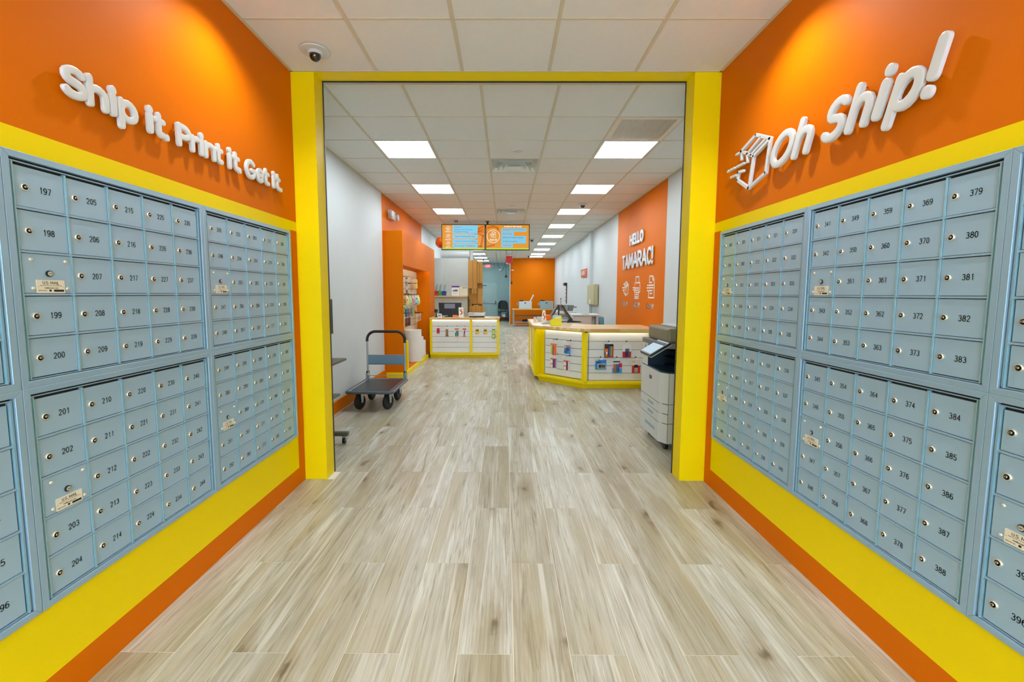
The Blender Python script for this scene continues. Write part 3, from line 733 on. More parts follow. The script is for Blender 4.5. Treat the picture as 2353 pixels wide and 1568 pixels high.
# ================================================================== LEFT SHOP SIDE
# ---- orange display niche
NXF = -1.705
t = thing('display_niche', 'tall orange display niche with lit slatwall and yellow base on the left wall', 'display unit', (0, 0, 0))
MB().box(MX0, 7.28, .085, NXF, 7.30, 2.455).build('end_panel', ORANGE, t, bevel=.002)
MB().box(MX0, 7.30, 1.925, NXF, 9.82, 2.455).box(NXF-.018, 7.30, 1.895, NXF, 9.82, 1.925).build('header', ORANGE, t)
MB().box(MX0, 9.82, .085, NXF, 10.53, 2.455).build('pier', ORANGE, t)
MB().box(MX0, 7.26, 0, NXF+.02, 9.50, .085).build('base', CABY, t, bevel=.003)
MB().box(MX0+.03, 7.31, .085, NXF-.01, 9.81, .09).build('niche_floor', ORANGE, t)
MB().box(MX0+.001, 7.30, .085, MX0+.01, 9.82, 1.895).build('back_panel', mat('slat_groove', (120, 112, 96), .7), t)
zs = [.62+.1275*i for i in range(10)]
for z in zs: MB().box(MX0+.01, 7.302, z+.004, MX0+.028, 9.818, z+.1235).build('slat', mat('cream_slat', (226, 214, 186), .4), t)
MB().box(NXF-.05, 7.32, 1.910, NXF-.03, 9.80, 1.924).build('led_strip', LED, t)
tag(MB().box(NXF-.05, 7.52, .0855, NXF+.005, 7.60, .60).build('low_divider', CABY, bevel=.003), 'narrow yellow upright divider at the near end of the niche', 'divider')

SLX = MX0+.028      # face of the slats
def pack(name, label, cat, loc, rotz, w, h, back, bands=(), pens=(), d=.006, group=None, pen_rect=None, header=None, text=None):
    """carded product: local x across, -y towards the viewer, origin at the top centre"""
    t = thing(name, label, cat, loc, rotz, group)
    MB().prism([(-w/2, -h), (w/2, -h), (w/2, -.012), (w/2-.008, 0), (-w/2+.008, 0), (-w/2, -.012)], -.002, 0, 'xz').build('backing_card', cm('card_%d_%d_%d' % back, back), t)
    for n, (x0, x1, z0, z1, c) in enumerate(bands):
        MB().box(-w/2+x0*w, -.0032-n*.0004, -h*z1, -w/2+x1*w, -.0019, -h*z0).build('print_band', cm('ink_%d_%d_%d' % c, c), t)
    if pens:
        x0, x1, z0, z1 = pen_rect or (.12, .88, .3, .92); n = len(pens); pw = (x1-x0)*w/n
        for k, c in enumerate(pens):
            x = -w/2+x0*w+(k+.5)*pw; r = pw*.42
            m = MB(); m.lathe([(r*.45, -h*z1), (r, -h*z1+r), (r, -h*z0-r*1.5), (r*.8, -h*z0)], (x, -.004-r, 0), n=8)
            m.build('pen', cm('pen_%d_%d_%d' % c, c, .3), t, smooth=True)
    return t
def hook(parent, loc, rotz, tagged=True, L=.05, dx=0):
    M = Matrix.Translation(loc) @ Matrix.Rotation(rotz, 4, 'Z')
    m = MB(); m.box(-.007, -.006, -.012, .007, 0, .012, M=M); m.tube([M @ Vector((0, 0, 0)), M @ Vector((0, -L, 0)), M @ Vector((0, -L-.006, .012))], .003, 6)
    m.build('hook', BLACK, parent)
    if tagged: MB().box(dx-.024, -L-.010, -.034, dx+.024, -L-.008, -.002, M=M).build('price_tag', PAPER, parent)
# ---- goods in the niche
HN = t
RZ = PI/2          # facing +x : local -y -> +x
def nz(y, z, out=.03): return (SLX+out, y, z)
pal = dict(K=(28, 28, 32), W=(236, 236, 232), O=(238, 120, 24), R=(200, 34, 40), B=(40, 110, 200), C=(80, 180, 220), G=(50, 160, 60), Y=(244, 206, 40), P=(120, 60, 160), M=(210, 40, 110), T=(190, 150, 100), N=(235, 90, 80))
def niche_item(label, name, cat, y, z, w, h, back, bands=(), pens=(), out=.04, **k):
    hook(HN, (SLX, y, z+.012), RZ, False, L=out+.03)
    pack(name, label, cat, (SLX+out, y, z), RZ, w, h, back, bands, pens, **k)
for q, (y, ex) in enumerate(((7.85, 'nearest'), (8.02, 'second'), (8.19, 'third'))):
    niche_item('black and white activity book, %s of three hanging in the niche' % ex, 'activity_book', 'book', y, 1.72, .15, .33, (40, 38, 42), ((.15, .85, .1, .7, pal['W']), (.3, .7, .2, .5, pal['K']), (.1, .5, .78, .95, pal['R'])), out=.06+.04*q, group='activity books in the niche')
niche_item('yellow hanging pouch high at the far end of the niche', 'yellow_pouch', 'stationery', 9.3, 1.72, .22, .19, (244, 212, 110), ((.2, .8, .25, .6, (250, 226, 140)),), out=.10)
for q in range(5):
    c = [(230, 190, 60), (120, 190, 90), (220, 90, 90), (90, 150, 210), (150, 210, 60)][q]; y = 8.42+.21*q
    hook(HN, (SLX, y, 1.40), RZ, False, L=.13)
    tt = thing('party_pouch', 'bag of party pieces in the middle of the niche, %s from the near end' % ('first', 'second', 'third', 'fourth', 'fifth')[q], 'party bag', (SLX+.08+.012*q, y, 1.39), RZ, 'bags of party pieces in the niche')
    MB().lathe([(.0, 0), (.025, -.01), (.05, -.08), (.058, -.15), (.045, -.20), (0, -.215)], n=10).build('clear_bag', cm('bag_%d' % q, tuple(int(x*.5+120) for x in c), .3), tt, smooth=True)
    b = MB(); rr = random.Random(q)
    for k in range(16):
        a = rr.random()*6.28; zz = -.06-rr.random()*.13; b.cbox((.05*math.cos(a), .05*math.sin(a), zz), (.018, .018, .018), k % 3)
    b.build('party_piece', [cm('pp_%d' % q, c), cm('pp_r', (215, 50, 60)), cm('pp_g', (90, 170, 60))], tt, kind='stuff')
for q, y in enumerate((7.95, 8.15)):
    niche_item('bright green hanging clip pack, %s one, halfway up the niche' % ('nearer', 'farther')[q], 'clip_pack', 'stationery', y, 1.20, .17, .15, pal['G'], ((.1, .9, .05, .2, pal['W']), (.2, .8, .4, .7, (30, 190, 60))), out=.09, group='green clip packs in the niche')
for q, y in enumerate((8.45, 8.62, 8.80, 9.0, 9.18)):
    niche_item('narrow strip of mixed pens on a clear card, %s along the niche' % ('first', 'second', 'third', 'fourth', 'fifth')[q], 'pen_strip', 'pens', y, 1.20, .075, .26, ((225, 226, 230), (170, 210, 230), (240, 240, 240), (90, 190, 190), (230, 220, 200))[q], ((.1, .9, 0, .14, pal['W']),), [pal[k] for k in ('KW', 'BP', 'OR', 'CG', 'YR')[q]], out=.05, group='pen strips in the niche')
for q, y in enumerate((7.72, 7.95, 8.12)):
    niche_item(('dark', 'cream', 'pale yellow')[q]+' writing pad hanging low in the niche', 'writing_pad', 'writing pad', y, .98, .17, .19, ((50, 46, 44), (226, 216, 168), (232, 206, 120))[q], out=.05+.02*q)
for q, y in enumerate((8.36, 8.50, 8.64, 8.78)):
    niche_item('slim red and black pen pack low in the niche, %s from the left' % ('first', 'second', 'third', 'fourth')[q], 'pen_pack', 'pens', y, 1.02, .06, .26, (220, 216, 210), ((0, 1, .7, 1, pal['R']),), [pal['K'], pal['R']], out=.05, group='slim pen packs in the niche')
for q, y in enumerate((9.25, 9.42, 9.58)):
    niche_item('small carded key tag at the far end of the niche, %s one' % ('first', 'second', 'third')[q], 'key_tag', 'key tag', y, .99, .10, .16, (226, 216, 196), ((.25, .75, .4, .85, (120, 130, 120)),), out=.12, group='carded key tags in the niche')
for y, z in ((8.9, 1.62), (8.8, 1.40), (9.4, 1.02), (8.2, 1.06)):
    MB().box(SLX, y-.22, z, SLX+.26, y-.212, z+.008).box(SLX, y-.22, z, SLX+.01, y+.22, z+.02).build('hook_bar', BLACK, HN)
# bubble wrap rolls standing in the niche
BUB = mat('bubble_wrap', (226, 226, 222), .35, bump=1.0, bscale=60, var=.04)
def roll(x, y, r, h, label):
    m = MB(); n = 14; prof = [(r*.3, 0)]
    for k in range(n): prof += [(r, h*k/n+.004), (r*.985, h*(k+1)/n-.001)]
    prof += [(r*.97, h), (r*.3, h), (r*.28, h-.02), (0, h-.02)]
    tag(m.lathe(prof, (x, y, .09), n=28).build('bubble_wrap_roll', BUB, smooth=False), label, 'packing roll', 'bubble wrap rolls in the niche')
roll(-1.815, 8.52, .165, .62, 'tall white roll of bubble wrap standing in the niche')
roll(-1.80, 8.99, .10, .44, 'middle-sized white roll of bubble wrap behind the tall one')
roll(-1.79, 9.26, .085, .34, 'smallest white roll of bubble wrap at the back of the niche')

# ---- emergency light
t = thing('emergency_light', 'white twin-head emergency light high on the orange left wall', 'emergency light', (MX0, 7.72, 2.775), PI/2)
MB().box(-.14, -.07, -.075, .14, 0, .075).build('battery_case', GREYW, t, bevel=.01)
for k in range(4): MB().box(-.10, -.073, -.05+.028*k, .10, -.069, -.044+.028*k).build('vent_slot', GREYM, t)
for sx in (-1, 1):
    MB().lathe([(.02, 0), (.055, .02), (.06, .05), (.05, .06), (0, .062)], (sx*.19, -.05, -.01), 'y', 18, M=Matrix.Translation((sx*.19, -.05, 0)) @ Matrix.Rotation(PI, 4, 'Z') @ Matrix.Translation((-sx*.19, .05, 0))).build('lamp_head', GREYW, t, smooth=True)

# ---- monitor cart beside the left jamb
t = thing('monitor_cart', 'olive grey rolling monitor cart with two shelves behind the left jamb', 'cart', (-1.74, 3.76, 0))
MB().box(-.045, -.04, .09, .0, .04, 1.20).build('column', KIOSK, t, bevel=.004)
def shelf(z, x1, th, y0=-.28, y1=.30): MB().box(-.22, y0, z-th, x1, y1, z).build('shelf', KIOSK, t, bevel=.004)
shelf(.815, .245, .022); shelf(.475, .175, .02)
MB().prism([(-.02, .79), (.17, .79), (.14, .74), (.02, .62), (-.02, .60)], -.02, .02, 'xz').build('bracket', KIOSK, t)
MB().prism([(-.02, .455), (.10, .455), (.07, .40), (-.02, .37)], -.02, .02, 'xz').build('bracket', KIOSK, t)
for sy in (-.26, .24): MB().box(-.24, sy, .075, .255, sy+.05, .115).build('foot', KIOSK, t, bevel=.006)
MB().box(-.10, -.22, .08, -.02, .25, .11).build('cross_bar', KIOSK, t)
for sx in (-.21, .215):
    for sy in (-.235, .265):
        c = MB(); c.cyl((sx-.012, sy, .030), .030, .024, 'x', 16).build('caster', BLACK, t, smooth=True)
        MB().box(sx-.018, sy-.012, .03, sx+.018, sy+.012, .076).build('caster_fork', STEEL, t)
tm = thing('monitor', 'slim black monitor mounted on the rolling cart behind the left jamb', 'monitor', (-1.74, 3.76, 0))
MB().box(.10, -.30, 1.045, .13, .295, 1.368).build('case', BLACK, tm, bevel=.004)
MB().box(.13, -.29, 1.06, .1315, .285, 1.355).build('screen', mat('dark_screen', (14, 15, 18), .1), tm)
MB().box(0, -.05, 1.12, .10, .05, 1.19).build('mount_arm', BLACK, tm)
t = thing('wall_outlet', 'white wall outlet low on the left wall behind the cart', 'outlet', (MX0, 4.62, .39), PI/2)
MB().box(-.036, -.006, -.058, .036, 0, .058).build('cover_plate', WHITE, t, bevel=.003)
for z in (-.022, .022): MB().box(-.016, -.0085, z-.014, .016, -.005, z+.014).build('socket', GREYW, t, bevel=.003)

# ---- platform truck
t = thing('platform_truck', 'blue-grey platform truck with black folding handle on the wood floor', 'hand truck', (0, 0, 0))
px0, px1, py0, py1, pz = -1.925, -1.335, 5.10, 5.96, .252
def rrect(x0, y0, x1, y1, r, n=5):
    out = []
    for cx, cy, a in ((x1-r, y0+r, -90), (x1-r, y1-r, 0), (x0+r, y1-r, 90), (x0+r, y0+r, 180)):
        for k in range(n+1):
            q = math.radians(a+90*k/n); out.append((cx+r*math.cos(q), cy+r*math.sin(q)))
    return out
MB().prism(rrect(px0+.02, py0+.02, px1-.02, py1-.02, .035), pz-.035, pz-.004).build('platform', STEEL, t)
MB().prism(rrect(px0+.065, py0+.065, px1-.065, py1-.065, .02), pz-.004, pz+.0015).build('mat', mat('black_vinyl', (38, 40, 42), .35), t)
MB().tube([(a, b, pz-.016) for a, b in rrect(px0+.015, py0+.015, px1-.015, py1-.015, .045, 6)], .018, 10, True).build('bumper', mat('grey_bumper', (70, 84, 94), .35), t, smooth=True)
m = MB()
a, b = rrect(px0+.035, py0+.035, px1-.035, py1-.035, .04), rrect(px0+.062, py0+.062, px1-.062, py1-.062, .022)
vs = [(x, y, pz) for x, y in a]+[(x, y, pz-.001) for x, y in b]; k = len(a)
m.add(vs, [(i, (i+1) % k, k+(i+1) % k, k+i) for i in range(k)]); m.build('rim', STEEL, t)
hy, hz = 5.90, .905; hx0, hx1 = -1.885, -1.372
pts = [(hx0, hy, .27)]; rr = .115
pts += [(hx0, hy, .45), (hx0, hy, .62)]
lowL = [(hx0, hy, .25), (hx0, hy, .775)]; lowR = [(hx1, hy, .25), (hx1, hy, .755)]
MB().tube(lowL, .0135, 12).build('handle_post', STEEL, t, smooth=True); MB().tube(lowR, .0135, 12).build('handle_post', STEEL, t, smooth=True)
g = [(hx0, hy, .77)]+[(hx0+rr-rr*math.cos(q), hy, hz-rr+rr*math.sin(q)) for q in [i*PI/2/7 for i in range(8)]]+[(hx1-rr+rr*math.sin(q), hy, hz-rr+rr*math.cos(q)) for q in [i*PI/2/7 for i in range(8)]]+[(hx1, hy, .75)]
MB().tube(g, .0185, 12).build('grip', RUBBER, t, smooth=True)
MB().box(hx0, hy-.008, .448, hx1, hy+.004, .585).build('cross_plate', mat('blue_grey_paint', (120, 150, 172), .3, metal=.4), t, bevel=.004)
MB().box(hx0+.03, hy-.011, .462, hx1-.03, hy-.007, .571).build('plate_emboss', mat('blue_grey_paint', (120, 150, 172), .3, metal=.4), t, bevel=.006)
MB().tube([(hx0, hy-.02, .30), (hx1, hy-.02, .30)], .005, 8).build('release_bar', STEEL, t)
for x in (hx0, hx1):
    MB().box(x-.022, hy-.025, .245, x+.022, hy+.025, .335).build('hinge_bracket', STEEL, t, bevel=.003)
    MB().box(x-.018, hy-.018, .325, x+.018, hy+.018, .36).build('collar', RUBBER, t, bevel=.003)
    MB().lathe([(.028, 0), (.03, .004), (.012, .01), (0, .01)], (x+.012, hy-.03, .33), 'x', 16).build('latch_disc', STEEL, t, smooth=True)
for x, y, rz in ((-1.783, 5.245, -.30), (-1.437, 5.247, -.34), (-1.437, 5.725, -.12), (-1.785, 5.73, -.10)):
    M = Matrix.Translation((x, y, 0)) @ Matrix.Rotation(rz, 4, 'Z')
    R_ = .096; w2 = .028; prof = []
    for q in range(-6, 7):
        th = q*PI/2/6.5; prof.append((R_-.028+.028*math.cos(th), w2*math.sin(th)))
    prof = [(R_*.58, -w2*.8)]+prof+[(R_*.58, w2*.8)]
    wl = MB().lathe(prof, (0, 0, R_), 'x', 28, M=M); wl.build('tyre', RUBBER, t, smooth=True)
    MB().lathe([(0, -.012), (.02, -.02), (.028, -.008), (R_*.5, -.006), (R_*.60, -.02), (R_*.60, .02), (R_*.5, .006), (.028, .008), (.02, .02), (0, .022)], (0, 0, R_), 'x', 24, M=M).build('wheel_hub', STEEL, t, smooth=True)
    for s in (-1, 1): MB().prism([(-.016, R_-.012), (.016, R_-.012), (.03, .205), (-.03, .205)], s*.036-.002, s*.036+.002, 'yz', M=M).build('fork', STEEL, t)
    MB().box(-.045, -.045, .200, .045, .045, .216, M=M).cyl((-.045, 0, R_), .006, .09, 'x', 8, M=M).build('caster_plate', STEEL, t)

# ================================================================== SERVICE COUNTERS
# ---- left counter
t = thing('service_counter', 'straight yellow counter with butcher block top and two slat panels, left', 'counter', (0, 0, 0))
LC = t
cx0, cx1, cf, cb = -1.655, -.135, 9.50, 10.15
MB().box(cx0, cf+.06, 0, cx1-.01, cb, .075).build('kick_base', CABY, t)
MB().box(cx0-.002, cf-.02, .862, cx1+.012, cb+.02, .893).build('countertop', BUTCH, t, bevel=.003)
fm = MB()
MB().box(cx0, cf, .075, cx1, cf+.02, .120).box(cx0, cf+.02, .075, cx1, cf+.16, .118).build('bottom_rail', CABY, t, bevel=.002)
MB().box(cx0, cf, .848, cx1, cf+.02, .862).build('top_rail', CABY, t)
for a, b in ((cx0, cx0+.045), (-.777, -.725), (cx1-.045, cx1)): MB().box(a, cf, .12, b, cf+.16, .848).build('stile', CABY, t, bevel=.002)
MB().box(cx0, cf+.16, .075, cx1, cb, .862).build('carcass', CABY, t)
for a, b in ((cx0+.046, -.778), (-.724, cx1-.046)):
    MB().box(a, cf+.05, .12, b, cf+.052, .848).build('groove_backing', mat('slat_groove', (120, 112, 96), .7), t)
    for z0, z1 in ((.708, .848), (.593, .708), (.477, .593), (.352, .477), (.236, .352), (.12, .236)):
        MB().box(a, cf+.035, z0+.003, b, cf+.05, z1-.003).build('slat', SLAT, t, bevel=.001)
    MB().box(a+.01, cf+.022, .838, b-.01, cf+.030, .846).build('led_strip', LED, t)
def lpack(x, z, w, h, label, *a, **k):
    hook(LC, (x, cf+.035, .703), 0, True, L=.045, dx=0)
    return pack('carded_pack', label, 'stationery', (x, cf-.004, z), 0, w, h, *a, group='carded packs on the left counter', **k)
lpack(-1.469, .665, .062, .115, 'small solid red carded pack at the left end of the left counter', pal['R'], ((.3, .7, .45, .65, (170, 20, 26)),))
lpack(-1.277, .665, .075, .185, 'carded pack of brown pencils on the left counter', (232, 226, 206), ((0, 1, .88, 1, (120, 130, 80)),), [(190, 140, 90), (150, 100, 50), (214, 170, 110), (70, 50, 40), (190, 150, 90)], pen_rect=(.1, .9, .12, .9))
lpack(-1.063, .665, .085, .19, 'orange carded pack of blue and green markers on the left counter', (240, 238, 232), ((0, 1, 0, .2, pal['O']), (.1, .9, .9, 1, pal['O']), (.06, .3, .5, .9, pal['G'])), [pal['G'], pal['C'], pal['B'], pal['K']], pen_rect=(.3, .95, .28, .88))
lpack(-.895, .665, .075, .19, 'orange carded pack of purple scissors on the left counter', (238, 236, 236), ((0, 1, 0, .22, pal['O']), (.05, .95, .85, 1, pal['O']), (.45, .75, .25, .5, pal['B'])), [pal['M'], pal['P']], pen_rect=(.3, .7, .35, .8))
for q, x in enumerate((-.613, -.437)):
    lpack(x, .652, .078, .115, 'yellow carded pack of crayons, %s one on the left counter' % ('left', 'right')[q], (240, 196, 30), ((.1, .9, .15, .45, (90, 100, 20)), (0, .25, .8, 1, pal['R']), (.8, 1, .85, 1, pal['G'])))
lpack(-.255, .648, .068, .205, 'green and yellow carded pack at the right end of the left counter', (50, 160, 60), ((.15, .85, .12, .36, pal['Y']), (.0, 1, .42, .5, pal['W']), (.15, .85, .6, .9, pal['Y'])))

# ---- right counter
t = thing('service_counter', 'angled yellow counter with butcher block top and lit slat panels, right', 'counter', (0, 0, 0))
RCN = t; ZT = .910
TOPP = [(.445, 7.085), (1.165, 6.385), (2.275, 6.385), (2.275, 7.30), (1.50, 7.30), (1.10, 7.70), (1.10, 8.85), (.455, 8.85)]
MB().prism(TOPP, ZT-.042, ZT).build('countertop', BUTCH, t, bevel=.003)
def off(poly, d): return poly
BA, BB = Vector((.478, 7.105)), Vector((1.178, 6.42))          # angled face ends
tg = (BB-BA).normalized(); nin = Vector((-tg.y, tg.x))           # tangent, inward normal
if nin.y < 0: nin = -nin
L1 = (BB-BA).length
MA = Matrix(((tg.x, nin.x, 0, BA.x), (tg.y, nin.y, 0, BA.y), (0, 0, 1, 0), (0, 0, 0, 1)))   # local x along face, y inward
ZB, ZTB = .095, ZT-.042
D = .13
kick = [(.555, 7.10), (1.178, 6.485), (2.27, 6.485), (2.27, 7.2), (1.45, 7.2), (1.04, 7.65), (1.04, 8.7), (.555, 8.7)]
MB().prism(kick, 0, ZB-.02).build('kick_base', CABY, t)
slab = [(.478, 7.105), (1.178, 6.42), (2.27, 6.42), (2.27, 7.25), (1.48, 7.25), (1.07, 7.68), (1.07, 8.78), (.478, 8.78)]
MB().prism(slab, ZB-.02, ZB+.012).build('bottom_shelf', CABY, t, bevel=.002)
core = [(.478+.19, 7.30), (1.24, 6.58), (2.27, 6.58), (2.27, 7.22), (1.46, 7.22), (1.05, 7.66), (1.05, 8.76), (.68, 8.76)]
MB().prism(core, ZB, ZTB).build('carcass', CABY, t)
# angled face: wide inner left wall, slat panel, stiles
MB().box(0, 0, ZTB-.018, L1, .02, ZTB, M=MA).build('top_rail', CABY, t)
MB().box(-.005, 0, ZB, .03, D+.05, ZTB, M=MA).build('stile', CABY, t, bevel=.002)
MB().box(L1-.05, 0, ZB, L1, .05, ZTB, M=MA).build('stile', CABY, t, bevel=.002)
MB().box(1.178, 6.42, ZB, 1.222, 6.56, ZTB).build('stile', CABY, t, bevel=.002)
MB().box(.03, D+.012, ZB, L1-.03, D+.03, ZTB, M=MA).build('recess_back', CABY, t)
p0, p1 = .135, L1-.055
MB().box(p0, D, ZB+.015, p1+.04, D+.006, ZTB-.01, M=MA).build('groove_backing', mat('dark_groove', (60, 58, 52), .7), t)
GA = [ZTB-.012, .700, .583, .462, .343, .224, ZB+.02]
for k in range(6): MB().box(p0, D-.014, GA[k+1]+.0035, p1+.035, D, GA[k]-.0035, M=MA).build('slat', SLAT, t, bevel=.001)
MB().box(.06, D-.05, ZTB-.012, L1-.06, D-.04, ZTB-.002, M=MA).build('led_strip', LED, t)
MB().box(p0-.012, D-.016, ZB+.02, p0-.002, D-.012, ZTB-.02, M=MA).build('edge_strip', STEEL, t)
# straight face
MB().box(1.178, 6.42, ZTB-.018, 2.27, 6.44, ZTB).build('top_rail', CABY, t)
MB().box(2.225, 6.42, ZB, 2.27, 6.58, ZTB).build('stile', CABY, t, bevel=.002)
MB().box(1.222, 6.575, ZB+.012, 2.225, 6.579, ZTB-.005).build('groove_backing', mat('slat_groove', (120, 112, 96), .7), t)
GS = [ZTB-.006, .707, .583, .460, .339, .223, ZB+.015]
for k in range(6): MB().box(1.222, 6.555, GS[k+1]+.003, 2.19, 6.574, GS[k]-.003).build('slat', SLAT, t, bevel=.001)
MB().box(1.24, 6.50, ZTB-.012, 2.16, 6.512, ZTB-.002).build('led_strip', LED, t)
# left end of the counter: open cubby
MB().box(.478, 7.12, ZB, .50, 7.20, ZTB).box(.478, 8.70, ZB, .50, 8.78, ZTB).build('end_frame', CABY, t)
MB().box(.50, 7.2, ZTB-.03, .68, 8.76, ZTB).build('cubby_top', CABY, t)
MB().box(.52, 7.16, ZB, .54, 8.76, ZTB-.03).build('side_panel', CABY, t)
MB().box(.478, 7.14, .30, .492, 7.2, .52).build('outlet_cover', PAPER, t)
def rpack_s(x, zt, w, h, label, hookz, *a, **k):
    hook(RCN, (x, 6.555, hookz), 0, True, L=.045, dx=.006)
    return pack('carded_pack', label, 'stationery', (x, 6.512, zt), 0, w, h, *a, group='carded packs on the right counter', **k)
RB_ = [pal['P'], pal['B'], pal['C'], pal['G'], pal['Y'], pal['O'], pal['N']]
rpack_s(1.563, .672, .135, .203, 'black and orange carded pack of rainbow pens, upper row of the right counter', .707, pal['K'], ((0, .42, .0, 1, (60, 40, 36)), (.05, .4, .35, .62, pal['O']), (.1, .35, .75, .95, pal['O']), (.15, .35, .6, .75, pal['W']), (.42, 1, .9, 1, pal['R'])), RB_, pen_rect=(.45, .95, .16, .9))
rpack_s(1.833, .672, .13, .203, 'white and red carded pack of four fine pens, upper row', .708, pal['W'], ((0, 1, .56, 1, (196, 36, 40)), (.3, .76, .3, .56, pal['W'])), [(40, 40, 60), (60, 50, 170), (50, 60, 140), (70, 110, 50)], pen_rect=(.3, .76, .33, .94))
rpack_s(1.445, .436, .165, .152, 'blue carded pack of black markers, lower row of the right counter', .467, (40, 130, 200), ((0, .25, 0, .12, pal['Y']), (0, .5, .9, 1, pal['G']), (.1, .5, .2, .38, (30, 70, 150)), (.22, .92, .42, .88, pal['W'])), [pal['K']]*4, pen_rect=(.26, .88, .46, .84))
rpack_s(1.692, .430, .145, .198, 'carded pack of coloured pens with a red corner flash, lower row', .468, (222, 222, 226), ((0, 1, .62, 1, (60, 160, 215)), (.68, 1, .24, .58, (210, 40, 50)), (.08, .8, .08, .18, (60, 50, 60))), [pal['R'], pal['O'], pal['G'], pal['B'], pal['P'], (60, 60, 170)], pen_rect=(.1, .72, .3, .93))
rpack_s(1.978, .430, .125, .198, 'white and red carded pack of black pens, right end of lower row', .469, (226, 220, 214), ((0, .35, .08, .2, pal['Y']), (0, 1, .42, 1, (205, 44, 40)), (.26, .72, .36, .6, pal['K'])), [(200, 190, 180)]*4, pen_rect=(.28, .70, .58, .95))
def rpack_a(s, zt, w, h, label, hookz, *a, **k):
    x = L1-s; p = MA @ Vector((x, D-.014, hookz)); rz = math.atan2(tg.y, tg.x)
    hook(RCN, p, rz, True, L=.10, dx=-.035)
    q = MA @ Vector((x, D-.014-.085, zt))
    return pack('carded_pack', label, 'stationery', q, rz, w, h, *a, group='carded packs on the right counter', **k)
rpack_a(.60, .635, .125, .185, 'carded pack of bright highlighters, upper left of the angled panel', .700, (240, 236, 220), ((0, 1, 0, .12, pal['O']),), [(240, 240, 80), (120, 200, 60), (230, 60, 130), (250, 130, 90), (250, 110, 70)], pen_rect=(.1, .98, .12, .98))
rpack_a(.335, .628, .115, .13, 'blue and purple carded pack, upper right of the angled panel', .700, (60, 140, 200), ((0, .3, .1, .3, pal['Y']), (.3, .8, .3, .62, (80, 50, 150)), (.5, 1, -.05, .14, pal['O']), (0, .5, .6, .9, (40, 100, 140))))
rpack_a(.60, .400, .125, .165, 'orange and white carded pack of ball pens, lower left of the angled panel', .462, (236, 232, 230), ((0, 1, 0, .14, pal['O']), (.05, .45, .5, .95, pal['O']), (.12, .38, .6, .9, pal['W'])), [(60, 110, 140), (150, 40, 120), (200, 60, 110), (110, 150, 200)], pen_rect=(.42, .98, .05, .92))
rpack_a(.345, .395, .115, .165, 'orange and white carded pack of ball pens, lower right of the angled panel', .462, (236, 232, 230), ((0, 1, 0, .16, pal['O']), (.05, .5, .5, .95, pal['O']), (.12, .42, .6, .9, pal['W'])), [(70, 90, 100), (190, 40, 90), (230, 230, 235)], pen_rect=(.5, .98, .05, .92))

# ---- things on the left counter
zc = .893
t = thing('pos_terminal', 'black two-screen till seen from behind on the left counter', 'till', (-1.25, 9.86, zc))
MB().prism([(-.262, .322), (.258, .322), (.235, .035), (-.245, .035)], 0, .035, 'xz').build('main_screen_back', BLACK, t, bevel=.004)
MB().box(-.137, -.012, .185, .12, 0, .305).build('customer_display', BLACK, t, bevel=.003)
MB().box(-.128, -.0135, .193, .111, -.011, .297).build('display_glass', emat('dim_display', (110, 108, 118), 1), t)
MB().prism([(-.035, .16), (.035, .16), (.06, 0), (-.06, 0)], -.005, .05, 'xz').build('stand', BLACK, t, bevel=.003)
MB().box(-.12, -.05, 0, .12, .10, .012).build('base_plate', BLACK, t, bevel=.003)
t = thing('barcode_scanner', 'black handheld barcode scanner on a stand, left end of the left counter', 'scanner', (-1.555, 9.78, zc))
MB().lathe([(.045, 0), (.045, .008), (.014, .018), (.011, .11), (.0, .11)], n=16).build('stand', BLACK, t, smooth=True)
MB().prism([(-.04, .10), (.03, .115), (.045, .165), (-.015, .185), (-.04, .16)], -.02, .02, 'xz').build('scanner_head', BLACK, t, bevel=.005)
t = thing('card_reader', 'small white card reader with blue display on the left counter', 'card reader', (-1.46, 9.68, zc))
MB().prism([(-.06, 0), (.045, 0), (.03, .075), (-.005, .08)], -.042, .042, 'yz', M=None).build('case', PAPER, t, bevel=.004)
MB().add([(-.032, -.052, .018), (.032, -.052, .018), (.032, -.019, .062), (-.032, -.019, .062)], [(0, 1, 2, 3)]).build('display', emat('blue_display', (90, 130, 180), .9), t)
tag(MB().box(-1.167, 9.64, zc, -1.07, 9.655, zc+.055).build('small_card_holder', cm('salmon', (236, 130, 90))), 'small orange card propped on the left counter', 'card')
t = thing('brochure_stand', 'white brochure with orange swirl in a stand on the left counter', 'brochure', (-.985, 9.70, zc))
MB().prism([(-.056, .222), (.05, .222), (.056, 0), (-.05, 0)], -.004, .012, 'xz').build('brochure', PAPER, t)
m = MB(); m.stroke([(.01, .18), (-.02, .15), (.02, .12), (.015, .08), (-.015, .07)], .022, -.0062, -.0045); m.build('orange_swirl', CARDO, t)
t = thing('postal_scale', 'flat white postal scale at the right of the left counter', 'scale', (-.635, 9.82, zc))
MB().box(-.17, -.13, .008, .17, .13, .030).build('body', BLACK, t, bevel=.004)
MB().box(-.178, -.14, .030, .172, .14, .098).build('tray', GREYW, t, bevel=.008)
m = MB(); m.box(-.165, -.1408, .070, -.06, -.1404, .082); m.build('name_strip', cm('navy_ink', (60, 80, 110)), t)
for sx in (-.14, .14): MB().cyl((sx, -.10, 0), .014, .01, n=10).build('foot', BLACK, t)

